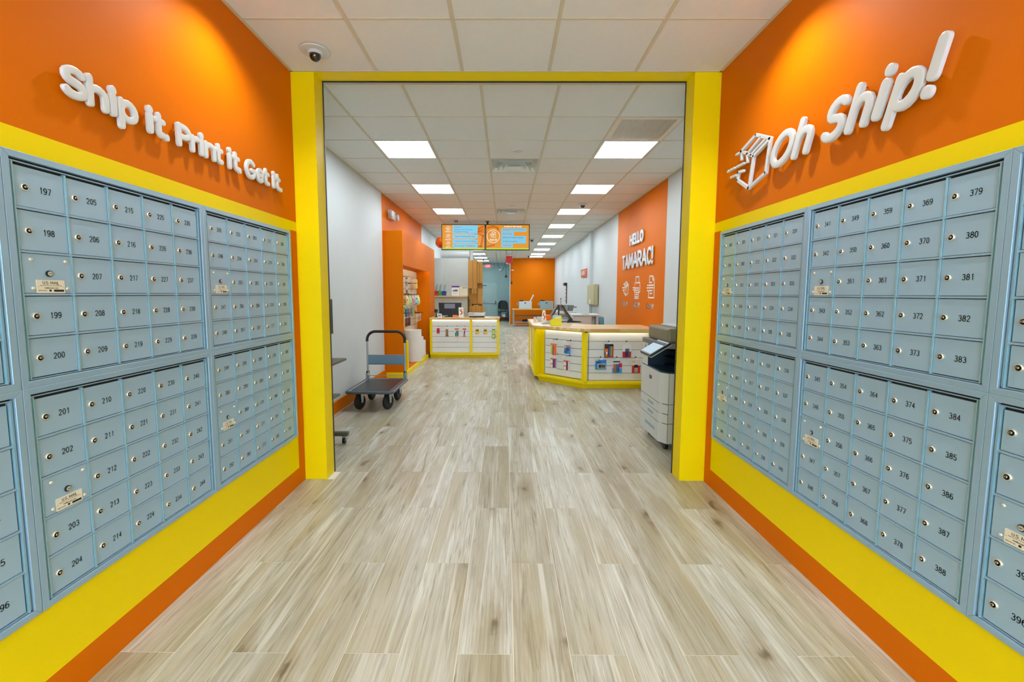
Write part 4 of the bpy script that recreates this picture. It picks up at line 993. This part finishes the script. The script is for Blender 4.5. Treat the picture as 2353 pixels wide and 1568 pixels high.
# ---- things on the right counter
zc = ZT
t = thing('till_stand', 'black two-sided till screens on an A-shaped stand, right counter', 'till', (.98, 8.0, zc))
MB().box(-.012, -.03, .01, .012, .03, .30).build('stand_post', BLACK, t, bevel=.003)
MB().prism([(-.15, .11), (-.125, .11), (-.0, .315), (-.03, .32)], -.16, .16, 'xz').build('left_screen', BLACK, t, bevel=.004)
MB().prism([(.02, .32), (.05, .315), (.24, .04), (.215, .03)], -.17, .17, 'xz').build('right_screen', BLACK, t, bevel=.004)
MB().box(-.04, -.06, .29, .05, .06, .325).build('hinge', GREYM, t, bevel=.004)
MB().box(-.08, -.10, 0, .16, .12, .012).build('base_plate', BLACK, t, bevel=.003)
MB().prism([(.12, 0), (.40, 0), (.38, .018), (.22, .03), (.16, .055)], -.19, -.02, 'xz').build('keyboard_rest', BLACK, t, bevel=.003)
t = thing('magazine_file', 'bright yellow file box holding papers on the right counter', 'file box', (.825, 7.10, zc))
MB().prism([(-.09, 0), (.085, 0), (.085, .155), (.01, .155), (-.09, .075)], -.06, -.055, 'xz').prism([(-.09, 0), (.085, 0), (.085, .155), (.01, .155), (-.09, .075)], .055, .06, 'xz').box(.08, -.055, 0, .085, .055, .155).box(-.09, -.055, 0, .08, .055, .004).build('box_body', mat('bright_yellow_card', (238, 228, 20), .5), t)
for q, c in enumerate(((150, 210, 220), (220, 110, 70), (90, 190, 120))): MB().box(-.055, -.035+.028*q, .006, .07, -.03+.028*q, .165-.004*q).build('paper', cm('folder_%d' % q, c), t)
MB().box(-.02, -.063, .115, .065, -.0605, .14).build('label_sticker', PAPER, t)
tag(MB().lathe([(.026, 0), (.026, .09), (.024, .09), (.022, .004), (0, .004)], (.54, 7.9, zc), n=20).build('pen_cup', cm('pinkish_cup', (222, 200, 200))), 'slim pale cup at the left end of the right counter', 'cup')
tag(MB().lathe([(.045, 0), (.06, .05), (.06, .085), (.055, .085), (.04, .006), (0, .006)], (.65, 8.15, zc), n=20).build('bowl', GREYW, smooth=True), 'round grey pot behind the slim cup on the right counter', 'bowl')
t = thing('flyer_holder', 'white flyer with orange swirl standing on the right counter', 'flyer', (.70, 7.85, zc))
MB().prism([(-.028, .215), (.02, .215), (.045, 0), (-.05, 0)], 0, .012, 'xz').build('flyer', PAPER, t)
m = MB(); m.stroke([(.0, .17), (-.015, .13), (.02, .10), (.0, .06)], .02, -.0025, -.0004); m.build('orange_swirl', CARDO, t)
tag(MB().prism([(.60, 0), (.72, .035), (.80, .075), (.86, .06), (.86, 0)], 7.42, 7.50, 'xz').build('desk_phone', cm('pale_grey_blue', (160, 178, 186)), loc=(0, 0, zc), bevel=.006), 'pale grey handset lying beside the yellow file box', 'phone')
tag(MB().box(.74, 8.35, 0, 1.04, 8.6, .10).build('orange_tray', CARDO, loc=(0, 0, zc)), 'orange paper tray at the back of the right counter', 'tray')

# ================================================================== COPIER
t = thing('copier', 'large white office copier with tilted touch screen behind the right jamb', 'copier', (1.41, 3.835, 0))
# local: x into the machine (+x), y along its front, z up
W_, DP = .60, .66
MB().prism([(.0, .08), (.055, 0), (DP, 0), (DP, W_), (.0, W_)], .07, .715).build('body', GREYW, t, bevel=.004)
MB().prism([(-.001, .087), (.050, -.0008), (.056, 0), (.012, .10), (.012, W_), (-.001, W_)], .077, .711).build('panel_gap_shade', DARK, t)  # dark layer paints the shade between cover and drawers
def front(z0, z1, y0, y1, name): return MB().prism([(-.006, .085), (.048, -.005), (.054, -.001), (.0, .09), (.0, y1), (-.006, y1)] if y0 < .1 else [(-.006, y0), (0, y0), (0, y1), (-.006, y1)], z0, z1).build(name, GREYW, t, bevel=.001)
for z0, z1, nm in ((.437, .712, 'front_cover'), (.347, .431, 'paper_drawer'), (.258, .341, 'paper_drawer')):
    d = front(z0, z1, 0, W_-.003, nm)
    if nm == 'paper_drawer': MB().box(-.0075, .22, (z0+z1)/2-.014, -.0058, .37, (z0+z1)/2+.014).build('handle_recess', mat('handle_shade', (150, 176, 190), .5), d)
for y0, y1 in ((0, .298), (.302, W_-.003)):
    d = front(.075, .252, y0, y1, 'paper_drawer'); c = .23 if y0 == 0 else .37
    MB().box(-.0075, c-.065, .15, -.0058, c+.065, .18).build('handle_recess', mat('handle_shade', (150, 176, 190), .5), d)
for z in (.434, .258): MB().box(.06, -.0015, z-.002, DP, .0005, z+.002).build('panel_gap_shade', DARK, t)
for x, z in ((.13, .69), (.16, .60), (.14, .29), (.16, .20), (.13, .17)): MB().cyl((x, -.002, z), .006, .003, 'y', 10).build('screw_cap', GREYM, t)
bd = MB().box(-.0085, .285, .615, -.0058, .345, .645).build('badge', INK, t)
m = MB(); fit_text(m, 'xerox', 0, .044, -.005, .006, 0, .002); o = m.build('badge_lettering', PAPER, bd, loc=(-.0090, .337, .63)); o.rotation_euler = (0, 0, -PI/2)
MB().box(.0, .43, .715, .16, W_, .945).build('side_column', GREYW, t, bevel=.006)
MB().box(-.002, .50, .83, 0, .515, .92).build('status_light', mat('brown_strip', (130, 110, 80), .4), t)
NAVY = mat('dark_blue_plastic', (22, 50, 72), .4)
MB().prism([(.0, .09), (.055, .005), (DP, .005), (DP, .60), (.0, .60)], .715, .727).build('output_tray', NAVY, t, bevel=.003)
MB().box(.16, .55, .727, DP, .60, .93).box(.0, .42, .727, .16, .43, .93).build('cavity_wall', NAVY, t)
MB().box(.60, .02, .727, DP, .55, .93).build('cavity_back', mat('near_black', (16, 20, 26), .5), t)
for z in (.80, .87): MB().box(.20, .02, z, .62, .55, z+.006).build('inner_shelf', BLACK, t)
MB().box(.0, .02, .935, DP, W_+.02, .985).build('scanner_bed', mat('grey_dark_top', (110, 112, 112), .4), t, bevel=.006)
MB().box(.05, .05, .985, DP, W_, 1.115).build('document_feeder', mat('taupe_plastic', (128, 122, 100), .45), t, bevel=.02)
MB().box(.20, .04, 1.0, DP, .10, 1.10).build('feeder_slot', BLACK, t, bevel=.004)
MB().box(.16, .10, 1.115, DP, W_-.05, 1.13).build('feeder_lid', GREYW, t, bevel=.005)
Mx = Matrix.Translation((-.02, 0, .925)) @ Matrix.Rotation(math.radians(-32), 4, 'Y')
MB().box(-.11, .0, 0, .10, .30, .022, M=Mx).build('control_panel', BLACK, t, bevel=.004)
MB().box(-.095, .015, .022, .085, .285, .0235, M=Mx).build('touch_screen', emat('copier_screen', (150, 178, 196), .9), t)
MB().box(-.115, -.004, -.006, .10, .304, .002, M=Mx).build('panel_trim', GREYM, t)
for x in (.07, DP-.08):
    for y in (.08, W_-.1): MB().cyl((x-.015, y, .035), .035, .03, 'x', 14).build('caster', BLACK, t)

# ================================================================== MENU SCREENS
SO, SD, SB, SG = emat('screen_orange', (224, 146, 8)), emat('screen_dark_orange', (206, 96, 0)), emat('screen_blue', (112, 200, 234)), emat('screen_green', (186, 214, 20))
SW, ST = emat('screen_white', (238, 230, 226)), emat('screen_grey_text', (112, 122, 150))
STO = emat('screen_orange_text', (176, 128, 86))
def tv(x0, x1, z0, z1, label):
    t = thing('menu_screen', label, 'screen', ((x0+x1)/2, 9.95, z0), group='hanging menu screens')
    w, h = x1-x0, z1-z0
    MB().box(-w/2, 0, 0, w/2, .045, h).build('case', BLACK, t, bevel=.003)
    s = MB().box(-w/2+.017, -.002, .018, w/2-.017, 0, h-.017).build('screen', SO, t)
    P = lambda u, v: (-w/2+u*w, v*h)      # u right, v up
    g = MB(); g.box(-w/2+.018, -.003, .019, w/2-.018, -.0021, .05); g.build('green_band', SG, s)
    return t, s, P, w, h
def srect(s, P, u0, u1, v0, v1, mtl=SB, y=-.0045):
    (x0, z0), (x1, z1) = P(u0, v0), P(u1, v1)
    poly = rrect(x0, z0, x1, z1, .010, 3)
    MB().prism(poly, y, y+.0008, 'xz').build('menu_panel', mtl, s)
def stext(s, P, txt, u0, u1, v0, v1, mtl, wt=None, shear=0):
    (x0, z0), (x1, z1) = P(u0, v0), P(u1, v1)
    m = MB(); fit_text(m, txt, x0, x1, z0, z1, -.0056, wt or (z1-z0)*.16, shear=shear); m.build('lettering', mtl, s)
t, s, P, w, h = tv(-1.444, -.4555, 2.403, 2.976, 'left hanging menu screen, orange with blue panels ending in Private Mailbox')
m = MB()
for pts in ([(.86, .84), (.955, .915)], [(.82, .72), (.86, .84)], [(.82, .72), (.95, .70)], [(.82, .66), (.95, .56), (.90, .14)], [(.78, .60), (.80, .14)], [(.80, .14), (.92, .13)], [(.82, .70), (.95, .80)]):
    m.stroke([P(*p) for p in pts], .042, -.0034, -.0024)
m.build('box_motif', SD, s)
for v0, v1 in ((.64, .955), (.445, .60), (.275, .415), (.09, .25)): srect(s, P, .255, .825, v0, v1)
stext(s, P, 'Blueprints', .29, .47, .855, .905, ST); stext(s, P, 'from plans', .49, .60, .845, .865, ST)
stext(s, P, 'Business Cards & Flyers', .29, .71, .755, .815, ST); stext(s, P, 'Standard Printing', .29, .61, .665, .73, ST); stext(s, P, 'colour or black', .63, .78, .66, .68, ST)
stext(s, P, 'Expert Packing Services', .30, .76, .49, .555, ST, shear=.1); stext(s, P, 'Domestic & International Shipping', .30, .79, .315, .365, ST)
stext(s, P, 'Private Mailbox', .30, .77, .125, .21, STO)
for fn, cap, v in ((icon_printer, 'Print it!', .76), (icon_box, 'Pack it!', .45), (icon_box, 'Ship it!', .16)):
    x, z = P(.09, v); m = MB(); fn(m, x, z, .105, .095, -.0055, -.0045, .0048); m.build('symbol', SW, s)
    stext(s, P, cap, .09, .21, v-.075, v-.025, SW, .006, .15)
t, s, P, w, h = tv(-.4505, .542, 2.400, 2.975, 'right hanging menu screen, orange with a Get it! circle and service list')
m = MB()
for pts in ([(.045, .86), (.17, .92), (.28, .86), (.27, .72)], [(.045, .64), (.08, .72)], [(.045, .14), (.20, .20)]):
    m.stroke([P(*p) for p in pts], .042, -.0034, -.0024)
m.build('box_motif', SD, s)
for u1, v0, v1 in ((.93, .72, .85), (.645, .565, .70), (.92, .41, .55), (.92, .265, .40), (.62, .11, .245)): srect(s, P, .355, u1, v0, v1)
stext(s, P, 'In-Store Services!', .42, .82, .885, .945, SW, .010, .12)
stext(s, P, 'Passport & ID Photos', .39, .89, .755, .825, STO); stext(s, P, 'Scanning', .39, .60, .60, .665, STO)
stext(s, P, 'Office & Mailing Supplies', .39, .87, .455, .515, ST); stext(s, P, 'On-Site Shredding', .39, .72, .31, .365, ST); stext(s, P, 'Faxing', .395, .57, .145, .22, STO)
cx, cz = P(.175, .54); m = MB()
m.stroke([(cx+.142*math.cos(q*PI/16), cz+.142*math.sin(q*PI/16)) for q in range(32)], .013, -.0055, -.0045, True); m.build('circle', SW, s)
m = MB(); icon_doc(m, cx-.075, cz-.025, .13, .13, -.0055, -.0045, .008); m.build('symbol', SW, s)
stext(s, P, 'Get it!', .095, .26, .365, .44, SW, .011, .15)
tag(MB().box(-.43, 9.965, 2.975, -.385, 10.0, ZM).box(-.50, 9.962, 2.90, -.32, 9.996, 2.976).box(-.45, 9.95, ZM-.012, -.365, 10.02, ZM-.004).build('screen_mount', BLACK), 'black ceiling pole holding the two menu screens', 'mount')
t = thing('twin_sensor', 'small white ceiling fixture with two black spots above the left menu screen', 'sensor', (-1.09, 9.75, ZM-.004))
MB().box(-.06, -.03, -.02, .06, .03, 0).build('housing', GREYW, t, bevel=.005)
for sx in (-.02, .02): MB().lathe([(.012, 0), (.012, -.035), (0, -.045)], (sx, 0, -.018), n=12).build('spot_head', BLACK, t)

# ================================================================== BEHIND THE LEFT COUNTER
t = thing('partition_unit', 'pale grey half-height partition with ledge and cabinet behind the left counter', 'partition', (0, 0, 0))
MB().box(MX0+.001, 11.50, 0, -.975, 11.60, 2.345).build('panel', mat('pale_grey_wall', (196, 204, 200), .5), t)
MB().box(MX0+.001, 11.20, 1.330, -.965, 11.50, 1.365).build('ledge', BUTCH, t, bevel=.003)
CBW = mat('cream_grey_laminate', (190, 192, 180), .45)
MB().box(MX0+.001, 11.26, 0, -.975, 11.50, 1.328).build('cabinet_body', CBW, t)
MB().box(-1.90, 11.248, .93, -1.03, 11.262, 1.24).build('door', CBW, t, bevel=.004)
MB().box(-1.90, 11.248, .10, -1.03, 11.262, .90).build('door', CBW, t, bevel=.004)
MB().box(-.975, 11.52, 0, -.60, 11.58, 2.26).build('box_rack_panel', CARD, t)
for q, (x, c) in enumerate(((-1.79, pal['R']), (-1.69, pal['G']), (-1.585, (50, 50, 160)))):
    t = thing('file_tray', ('red', 'green', 'blue')[q]+' desk file holding loose sheets on the partition ledge', 'file holder', (x, 11.33, 1.365), group='coloured desk files on the ledge')
    MB().box(-.045, -.05, 0, .045, -.045, .12).box(-.045, .045, 0, .045, .05, .12).box(-.045, -.05, 0, -.041, .05, .12).box(.041, -.05, 0, .045, .05, .12).box(-.045, -.05, 0, .045, .05, .004).build('tray', cm('tray_%d' % q, c), t)
    for k in range(3):
        a = -.02+.02*k; MB().add([(a-.02, -.03, .006), (a-.02, .03, .006), (a+.02, .03, .27+.015*k), (a+.02, -.03, .27+.015*k), (a-.018, -.03, .006), (a-.018, .03, .006), (a+.022, .03, .27+.015*k), (a+.022, -.03, .27+.015*k)],
            [(0, 1, 2, 3), (4, 7, 6, 5), (0, 4, 5, 1), (3, 2, 6, 7), (0, 3, 7, 4), (1, 5, 6, 2)]).build('sheet', cm('sheet_grey', (150, 170, 176)), t)
t = thing('notice', 'white notice with purple header standing on the partition ledge', 'notice', (-1.295, 11.34, 1.365))
MB().box(-.1, 0, 0, .1, .004, .255).build('sheet', PAPER, t); MB().box(-.1, -.001, .215, .1, 0, .255).build('header_band', cm('purple_ink', (96, 60, 150)), t)
m = MB(); fit_text(m, 'JUNC', -.07, .07, .11, .16, -.001, .012, shear=.2); fit_text(m, 'please read', -.05, .05, .06, .075, -.001); m.build('lettering', INK, t)
t = thing('notice', 'cream notice with faint lettering at the right end of the ledge', 'notice', (-1.085, 11.37, 1.365))
MB().box(-.1, 0, 0, .1, .004, .235).build('sheet', cm('cream_paper', (226, 222, 196)), t)
m = MB(); fit_text(m, 'NOTICE', -.03, .08, .19, .22, -.001, .006); m.build('lettering', cm('olive_ink', (120, 120, 60)), t)
# cardboard boxes on the rack panel
def carton(x0, x1, y0, y1, z0, z1, label, name='cardboard_box', grp='flat and small cartons shown beside the partition'):
    t = thing(name, label, 'box', ((x0+x1)/2, (y0+y1)/2, z0), group=grp)
    w, d, h = (x1-x0)/2, (y1-y0)/2, z1-z0
    MB().box(-w, -d, 0, w, d, h).build('carton_body', CARD, t, bevel=.002)
    MB().box(-.008, -d-.001, 0, .008, -d, h).build('flap_seam', mat('brown_tape', (150, 104, 50), .5), t)
carton(-.953, -.735, 11.32, 11.518, 1.554, 2.278, 'tall cardboard box, upper left of the carton display')
carton(-.733, -.60, 11.34, 11.518, 1.69, 2.195, 'narrow cardboard box, upper right of the carton display')
carton(-.868, -.60, 11.38, 11.518, 1.15, 1.55, 'wide cardboard box, lower right of the carton display')
carton(-.863, -.745, 11.20, 11.319, 1.42, 1.552, 'small carton hanging below the tall box')
carton(-.905, -.87, 11.30, 11.518, 1.10, 1.40, 'slim carton at the lower left of the display')
carton(-.92, -.815, 11.2, 11.40, .94, 1.093, 'small upright carton, left of the three behind the scale')
carton(-.812, -.690, 11.15, 11.40, .95, 1.127, 'middle small carton behind the scale')
carton(-.686, -.545, 11.15, 11.42, .94, 1.10, 'open carton at the right behind the scale')
tag(MB().box(-.96, 11.05, 0, -.52, 11.5, .935).build('low_cabinet', CBW, bevel=.003), 'low cabinet carrying three cartons, hidden behind the left counter', 'cabinet')
# wrapped rolls above the partition
WR = mat('wrapped_foam', (214, 220, 220), .25, bump=.8, bscale=18)
t = thing('foam_roll', 'wide white wrapped packing roll lying on top of the partition', 'packing roll', (-1.345, 11.80, 2.475))
MB().lathe([(.05, -.385), (.115, -.385), (.118, 0), (.115, .385), (.05, .385)], (0, 0, 0), 'x', 28).build('roll', WR, t, smooth=True)
MB().box(-.36, -.10, -.14, .36, .10, -.115).build('shelf_board', GREYW, t)
for sx in (-.34, .34): MB().box(sx-.01, -.02, -2.475, sx+.01, .02, -.115).build('support_post', GREYM, t)
t = thing('foam_roll', 'upright white wrapped tube beside the wide packing roll', 'packing roll', (-.905, 11.75, 0))
MB().lathe([(.02, .0), (.05, .0), (.052, 1.6), (.047, 2.585), (0, 2.585)], n=18).build('roll', WR, t, smooth=True)
t = thing('orange_balloon', 'orange foil balloon floating in front of the left wall by the screens', 'balloon', (-1.62, 11.0, 2.69))
MB().lathe([(0, -.14), (.06, -.125), (.12, -.06), (.135, 0), (.12, .06), (.06, .125), (0, .14)], n=10).build('foil', mat('orange_foil', (235, 90, 0), .25, metal=.3), t, smooth=False)
MB().tube([(0, 0, -.14), (.03, .06, -.6), (-.02, .14, -1.2), (-.16, .22, -1.322)], .002, 5).build('string', PAPER, t)

# ================================================================== BACK OF THE SHOP
dr = struct('door_1')
MB().box(-1.50, 23.27, 0, -1.44, 23.3, 2.02).box(-.475, 23.27, 0, -.415, 23.3, 2.02).box(-1.50, 23.27, 1.96, -.415, 23.3, 2.02).build('door_frame', mat('teal_frame', (158, 186, 186), .45), dr)
lf = MB().box(-1.44, 23.285, .01, -.475, 23.3, 1.96).build('door_leaf', mat('pale_door', (164, 190, 190), .45), dr)
MB().box(-1.30, 23.24, .93, -.50, 23.265, .97).box(-.90, 23.225, .925, -.55, 23.245, .985).build('push_bar', STEEL, lf)
MB().box(-.55, 23.22, .86, -.50, 23.285, 1.04).build('latch_case', mat('dark_steel', (90, 95, 98), .35, metal=.6), lf)
MB().box(-1.35, 23.25, 1.83, -1.0, 23.285, 1.87).build('door_closer', mat('dark_steel', (90, 95, 98), .35, metal=.6), lf)
t = thing('exit_sign', 'red letter EXIT sign with twin lamps above the back door', 'exit sign', (-.92, 23.29, 2.77))
MB().box(-.16, -.05, 0, .16, 0, .20).build('housing', GREYW, t, bevel=.006)
MB().box(-.145, -.052, .012, .145, -.05, .188).build('face', emat('exit_face', (226, 70, 74), 1), t)
m = MB(); fit_text(m, 'EXIT', -.12, .12, .035, .165, -.054, .028); m.build('lettering', emat('exit_letters', (250, 190, 190), 1), t)
for sx in (-.22, .22): MB().lathe([(.02, 0), (.05, -.03), (.045, -.05), (0, -.05)], (sx, -.03, .10), 'y', 14).build('lamp_head', GREYW, t, smooth=True)
def black_chair(x, y, rz, label):
    t = thing('stacking_chair', label, 'chair', (x, y, 0), rz, 'black chairs by the back door')
    for sx in (-.2, .2):
        MB().tube([(sx, -.22, 0), (sx, -.18, .44)], .012, 8).build('leg', BLACK, t, smooth=True)
        MB().tube([(sx, .26, 0), (sx*.98, .2, .45), (sx*.95, .26, .8)], .012, 8).build('leg', BLACK, t, smooth=True)
    MB().prism(rrect(-.22, -.22, .22, .22, .06), .44, .49).build('seat', BLACK, t, bevel=.01)
    m = MB(); pts = [(-.2, .62), (.2, .62)]+[(.2*math.cos(q*PI/10), .86+.21*math.sin(q*PI/10)) for q in range(11)]
    m.prism(pts, .22, .26, 'xz'); m.build('backrest', BLACK, t, bevel=.01)
    MB().box(-.14, -.23, .455, .14, -.221, .475).build('seat_edge', GREYW, t)
    for z in (.28, .36): MB().box(-.07, -.236, z-.04, .07, -.232, z+.02).build('white_label', PAPER, t)
    MB().tube([(-.2, -.2, .2), (.2, -.2, .2)], .008, 6).build('stretcher', BLACK, t)
black_chair(-.06, 22.3, 0, 'black round-backed chair by the back door, nearer of the two')
black_chair(-.14, 22.85, .15, 'black round-backed chair by the back door, standing behind the other')
t = thing('work_table', 'grey steel work table with wooden top against the far orange wall', 'table', (0, 0, 0))
MB().box(.30, 18.9, .725, 2.2, 19.6, .765).build('table_top', mat('pale_wood', (214, 176, 116), .4), t)
for x in (.33, 2.14):
    for y in (18.95, 19.5): MB().box(x, y, 0, x+.06, y+.05, .725).build('leg', GREYM, t)
MB().box(.36, 18.97, .42, 2.14, 19.5, .47).build('drawer_rail', mat('dark_steel', (90, 95, 98), .35, metal=.6), t)
MB().box(.36, 18.97, .16, 2.14, 19.5, .20).build('lower_shelf', GREYM, t)
for q, (a, b) in enumerate(((.75, 1.05), (1.1, 1.45))):
    tag(MB().lathe([(0, 0), (.16, .0), (.17, .05), (.12, .09), (0, .10)], ((a+b)/2, 19.15, .2), n=14).build('black_bundle', BLACK), 'dark bundle on the lower shelf of the work table, %s one' % ('left', 'right')[q], 'bundle', 'dark bundles under the work table')
def printer(x0, x1, z1, label, tray, col=GREYW):
    t = thing('printer', label, 'printer', ((x0+x1)/2, 19.1, .765)); w = (x1-x0)/2; h = z1-.765
    MB().box(-w, -.15, 0, w, .30, h).build('body', col, t, bevel=.015)
    MB().box(-w*.2, -.152, h*.72, w*.12, -.15, h*.86).build('badge', mat('dark_steel', (90, 95, 98), .35, metal=.6), t)
    MB().box(-w*.95, -.1, h, -w*.3, .2, h+.05).build('control_panel', BLACK, t, bevel=.01)
    if tray: MB().prism([(w*.7, h), (w*.85, h), (w*1.35, h+.26), (w*1.25, h+.30)], -.1, .2, 'xz').build('output_tray', GREYW, t)
    MB().box(-w-.09, -.05, h*.45, -w, .15, h*.78).build('side_unit', GREYM, t, bevel=.01)
printer(.60, 1.15, 1.09, 'white printer with raised tray on the work table', True)
printer(1.52, 2.08, 1.10, 'grey printer at the right end of the work table', False, mat('grey_printer', (150, 168, 172), .45))
# cord reel and hanging cords
t = thing('cord_reel', 'red retractable cord reel hanging from the ceiling', 'cord reel', (.122, 15.0, 2.57))
MB().lathe([(.03, -.07), (.115, -.07), (.125, -.05), (.125, .05), (.115, .07), (.03, .07)], (0, 0, 0), 'y', 24).build('drum', RED, t, smooth=True)
MB().box(-.11, -.045, -.02, .11, .045, .125).build('drum_housing', RED, t, bevel=.02)
MB().tube([(-.10, 0, .10), (-.10, 0, .20), (.10, 0, .20), (.10, 0, .10)], .004, 6).tube([(-.095, 0, .2), (-.095, 0, ZM-2.57)], .004, 6).tube([(.095, 0, .2), (.095, 0, ZM-2.57)], .004, 6).build('hanger', BLACK, t)
MB().tube([(.09, 0, -.10), (.09, 0, -.72)], .006, 6).build('cord', BLACK, t)
MB().lathe([(0, -.83), (.03, -.82), (.028, -.77), (.012, -.72), (.006, -.70)], (.09, 0, 0), n=10).build('plug', BLACK, t)
MB().box(.08, -.02, -.36, .16, .02, -.335).build('cord_tag', PAPER, t)
t = thing('hanging_cord', 'black power cord with a dark plug hanging left of the red reel', 'cord', (.02, 15.0, ZM))
MB().tube([(0, 0, 0), (0, 0, -.98)], .006, 6).build('cord', BLACK, t)
MB().lathe([(0, -1.08), (.05, -1.07), (.045, -1.03), (.015, -1.0), (.008, -.93)], n=10).build('socket', BLACK, t)
MB().box(-.005, -.015, -.62, .12, .015, -.57).build('cord_tag', PAPER, t)
t = thing('looped_cord', 'thin black cord looping down from the ceiling to the red reel', 'cord', (0, 14.6, 0))
pts = []
for k in range(17):
    q = k/16; pts.append((-.31+.33*q, .4*q, 2.18+(.55*(1-q*2)**2 if q < .5 else .42*(2*q-1)**2)))
MB().tube([(-.32, 0, ZM)]+pts, .005, 6).build('cord', BLACK, t)
MB().box(-.22, .08, 2.20, -.14, .1, 2.235).build('cord_tag', PAPER, t)

# ================================================================== RIGHT WALL AND BEHIND THE RIGHT COUNTER
t = thing('wall_sign', 'small orange sign with white lettering on the right white wall', 'wall sign', (MX1-.02, 12.6, 2.02), -PI/2)
MB().box(-.46, -.012, -.112, .46, 0, .112).build('panel', mat('sign_orange', (214, 84, 20), .45), t)
m = MB(); fit_text(m, 'PRINTING', -.42, .22, -.06, .07, -.0135, .024); m.box(.33, -.014, .03, .37, -.0125, .07); m.build('lettering', DECAL, t)
t = thing('wall_cabinet', 'beige metal wall box with a key on the right white wall', 'wall box', (MX1-.02, 11.12, 1.15), -PI/2)
MB().box(-.45, -.09, 0, .45, 0, .51).build('cabinet_body', mat('beige_metal', (186, 180, 140), .45), t, bevel=.004)
MB().box(-.43, -.10, .015, .43, -.09, .495).build('door', mat('beige_metal', (186, 180, 140), .45), t, bevel=.003)
MB().box(-.10, -.103, .02, .0, -.10, .14).build('label_sticker', PAPER, t)
for z in (.27, .24): MB().cyl((-.56, -.05, z), .014, .03, 'y', 10).build('key_switch', BLACK, t)
MB().box(-.57, -.02, .22, -.45, 0, .29).build('conduit', GREYW, t)
t = thing('wall_rack', 'tall dark wall rack with short pegs on the right wall', 'wall rack', (MX1-.001, 16.2, 1.06), -PI/2)
MB().box(-.05, -.03, 0, .05, 0, .73).build('rail', mat('brown_metal', (96, 62, 50), .5), t)
MB().box(-.32, -.10, .67, .06, 0, .77).build('head_unit', BLACK, t, bevel=.01)
for k in range(5): MB().tube([(-.05, -.02, .10+.14*k), (-.20, -.05, .10+.14*k)], .008, 6).build('peg', BLACK, t)
t = thing('plotter', 'large grey wide-format printer on legs behind the right counter', 'plotter', (1.50, 11.0, 0))
MB().box(-.22, -.3, .72, .30, .35, .80).build('table_frame', GREYW, t, bevel=.01)
MB().prism([(-.16, 1.0), (.16, 1.0), (.19, 1.145), (-.19, 1.15)], -.28, .1, 'xz').build('paper_hopper', mat('smoky_grey', (120, 128, 124), .3), t)
for k in range(9): MB().box(-.165+.04*k, -.286, 1.005, -.160+.04*k, -.281, 1.14).build('hopper_rib', mat('rib_grey', (90, 98, 96), .4), t)
MB().box(-.02, -.288, 1.0, .03, -.282, 1.14).build('hopper_slide', GREYM, t)
MB().box(-.23, -.3, .93, .26, .35, 1.0).build('body', GREYW, t, bevel=.015)
MB().box(-.15, -.31, .84, .15, -.2, .93).build('lower_tray', mat('smoky_grey', (120, 128, 124), .3), t, bevel=.01)
MB().box(-.20, -.28, .62, .20, .3, .72).build('paper_bin', GREYM, t, bevel=.01)
for x in (-.20, .24):
    for y in (-.27, .30): MB().box(x-.02, y-.02, 0, x+.02, y+.02, .93).build('leg', GREYW, t)
MB().tube([(-.10, 0, 1.15), (-.10, 0, 1.30)], .006, 6).lathe([(0, 1.32), (.014, 1.31), (.014, 1.295), (0, 1.29)], (-.10, 0, 0), n=8).build('sensor_arm', BLACK, t)
MB().tube([(.19, 0, 1.09), (.30, 0, 1.09)], .01, 6).build('side_knob', BLACK, t)
t = thing('white_cabinet', 'low white cabinet with folding top behind the right counter', 'cabinet', (1.66, 9.2, 0))
MB().box(-.26, -.2, 0, .13, .3, .965).build('body', GREYW, t, bevel=.006)
MB().box(-.27, -.22, .965, .29, .32, 1.0).build('top', WHITE, t, bevel=.01)
MB().box(-.05, -.15, 1.0, .09, .05, 1.008).build('recess', GREYM, t)
MB().box(.22, -.2, 0, .27, .28, .965).build('side_leg', GREYW, t)
t = thing('spray_bottle', 'pale plastic bottle in the open bay of the white cabinet', 'bottle', (1.835, 9.1, 0))
MB().lathe([(.038, .0), (.038, .84), (.03, .90), (.015, .92), (.015, .95), (0, .95)], n=16).build('bottle', mat('milky_plastic', (190, 202, 200), .3), t, smooth=True)
MB().box(-.012, -.03, .93, .012, .015, .958).build('cap', WHITE, t)
t = thing('plastic_bin', 'blue-green bin standing between the white cabinet and the wall', 'bin', (2.03, 9.3, 0))
MB().lathe([(.07, 0), (.085, .6), (.08, .90), (.06, .94), (0, .95)], n=16).build('bin', mat('blue_green_plastic', (90, 150, 165), .3), t, smooth=True)
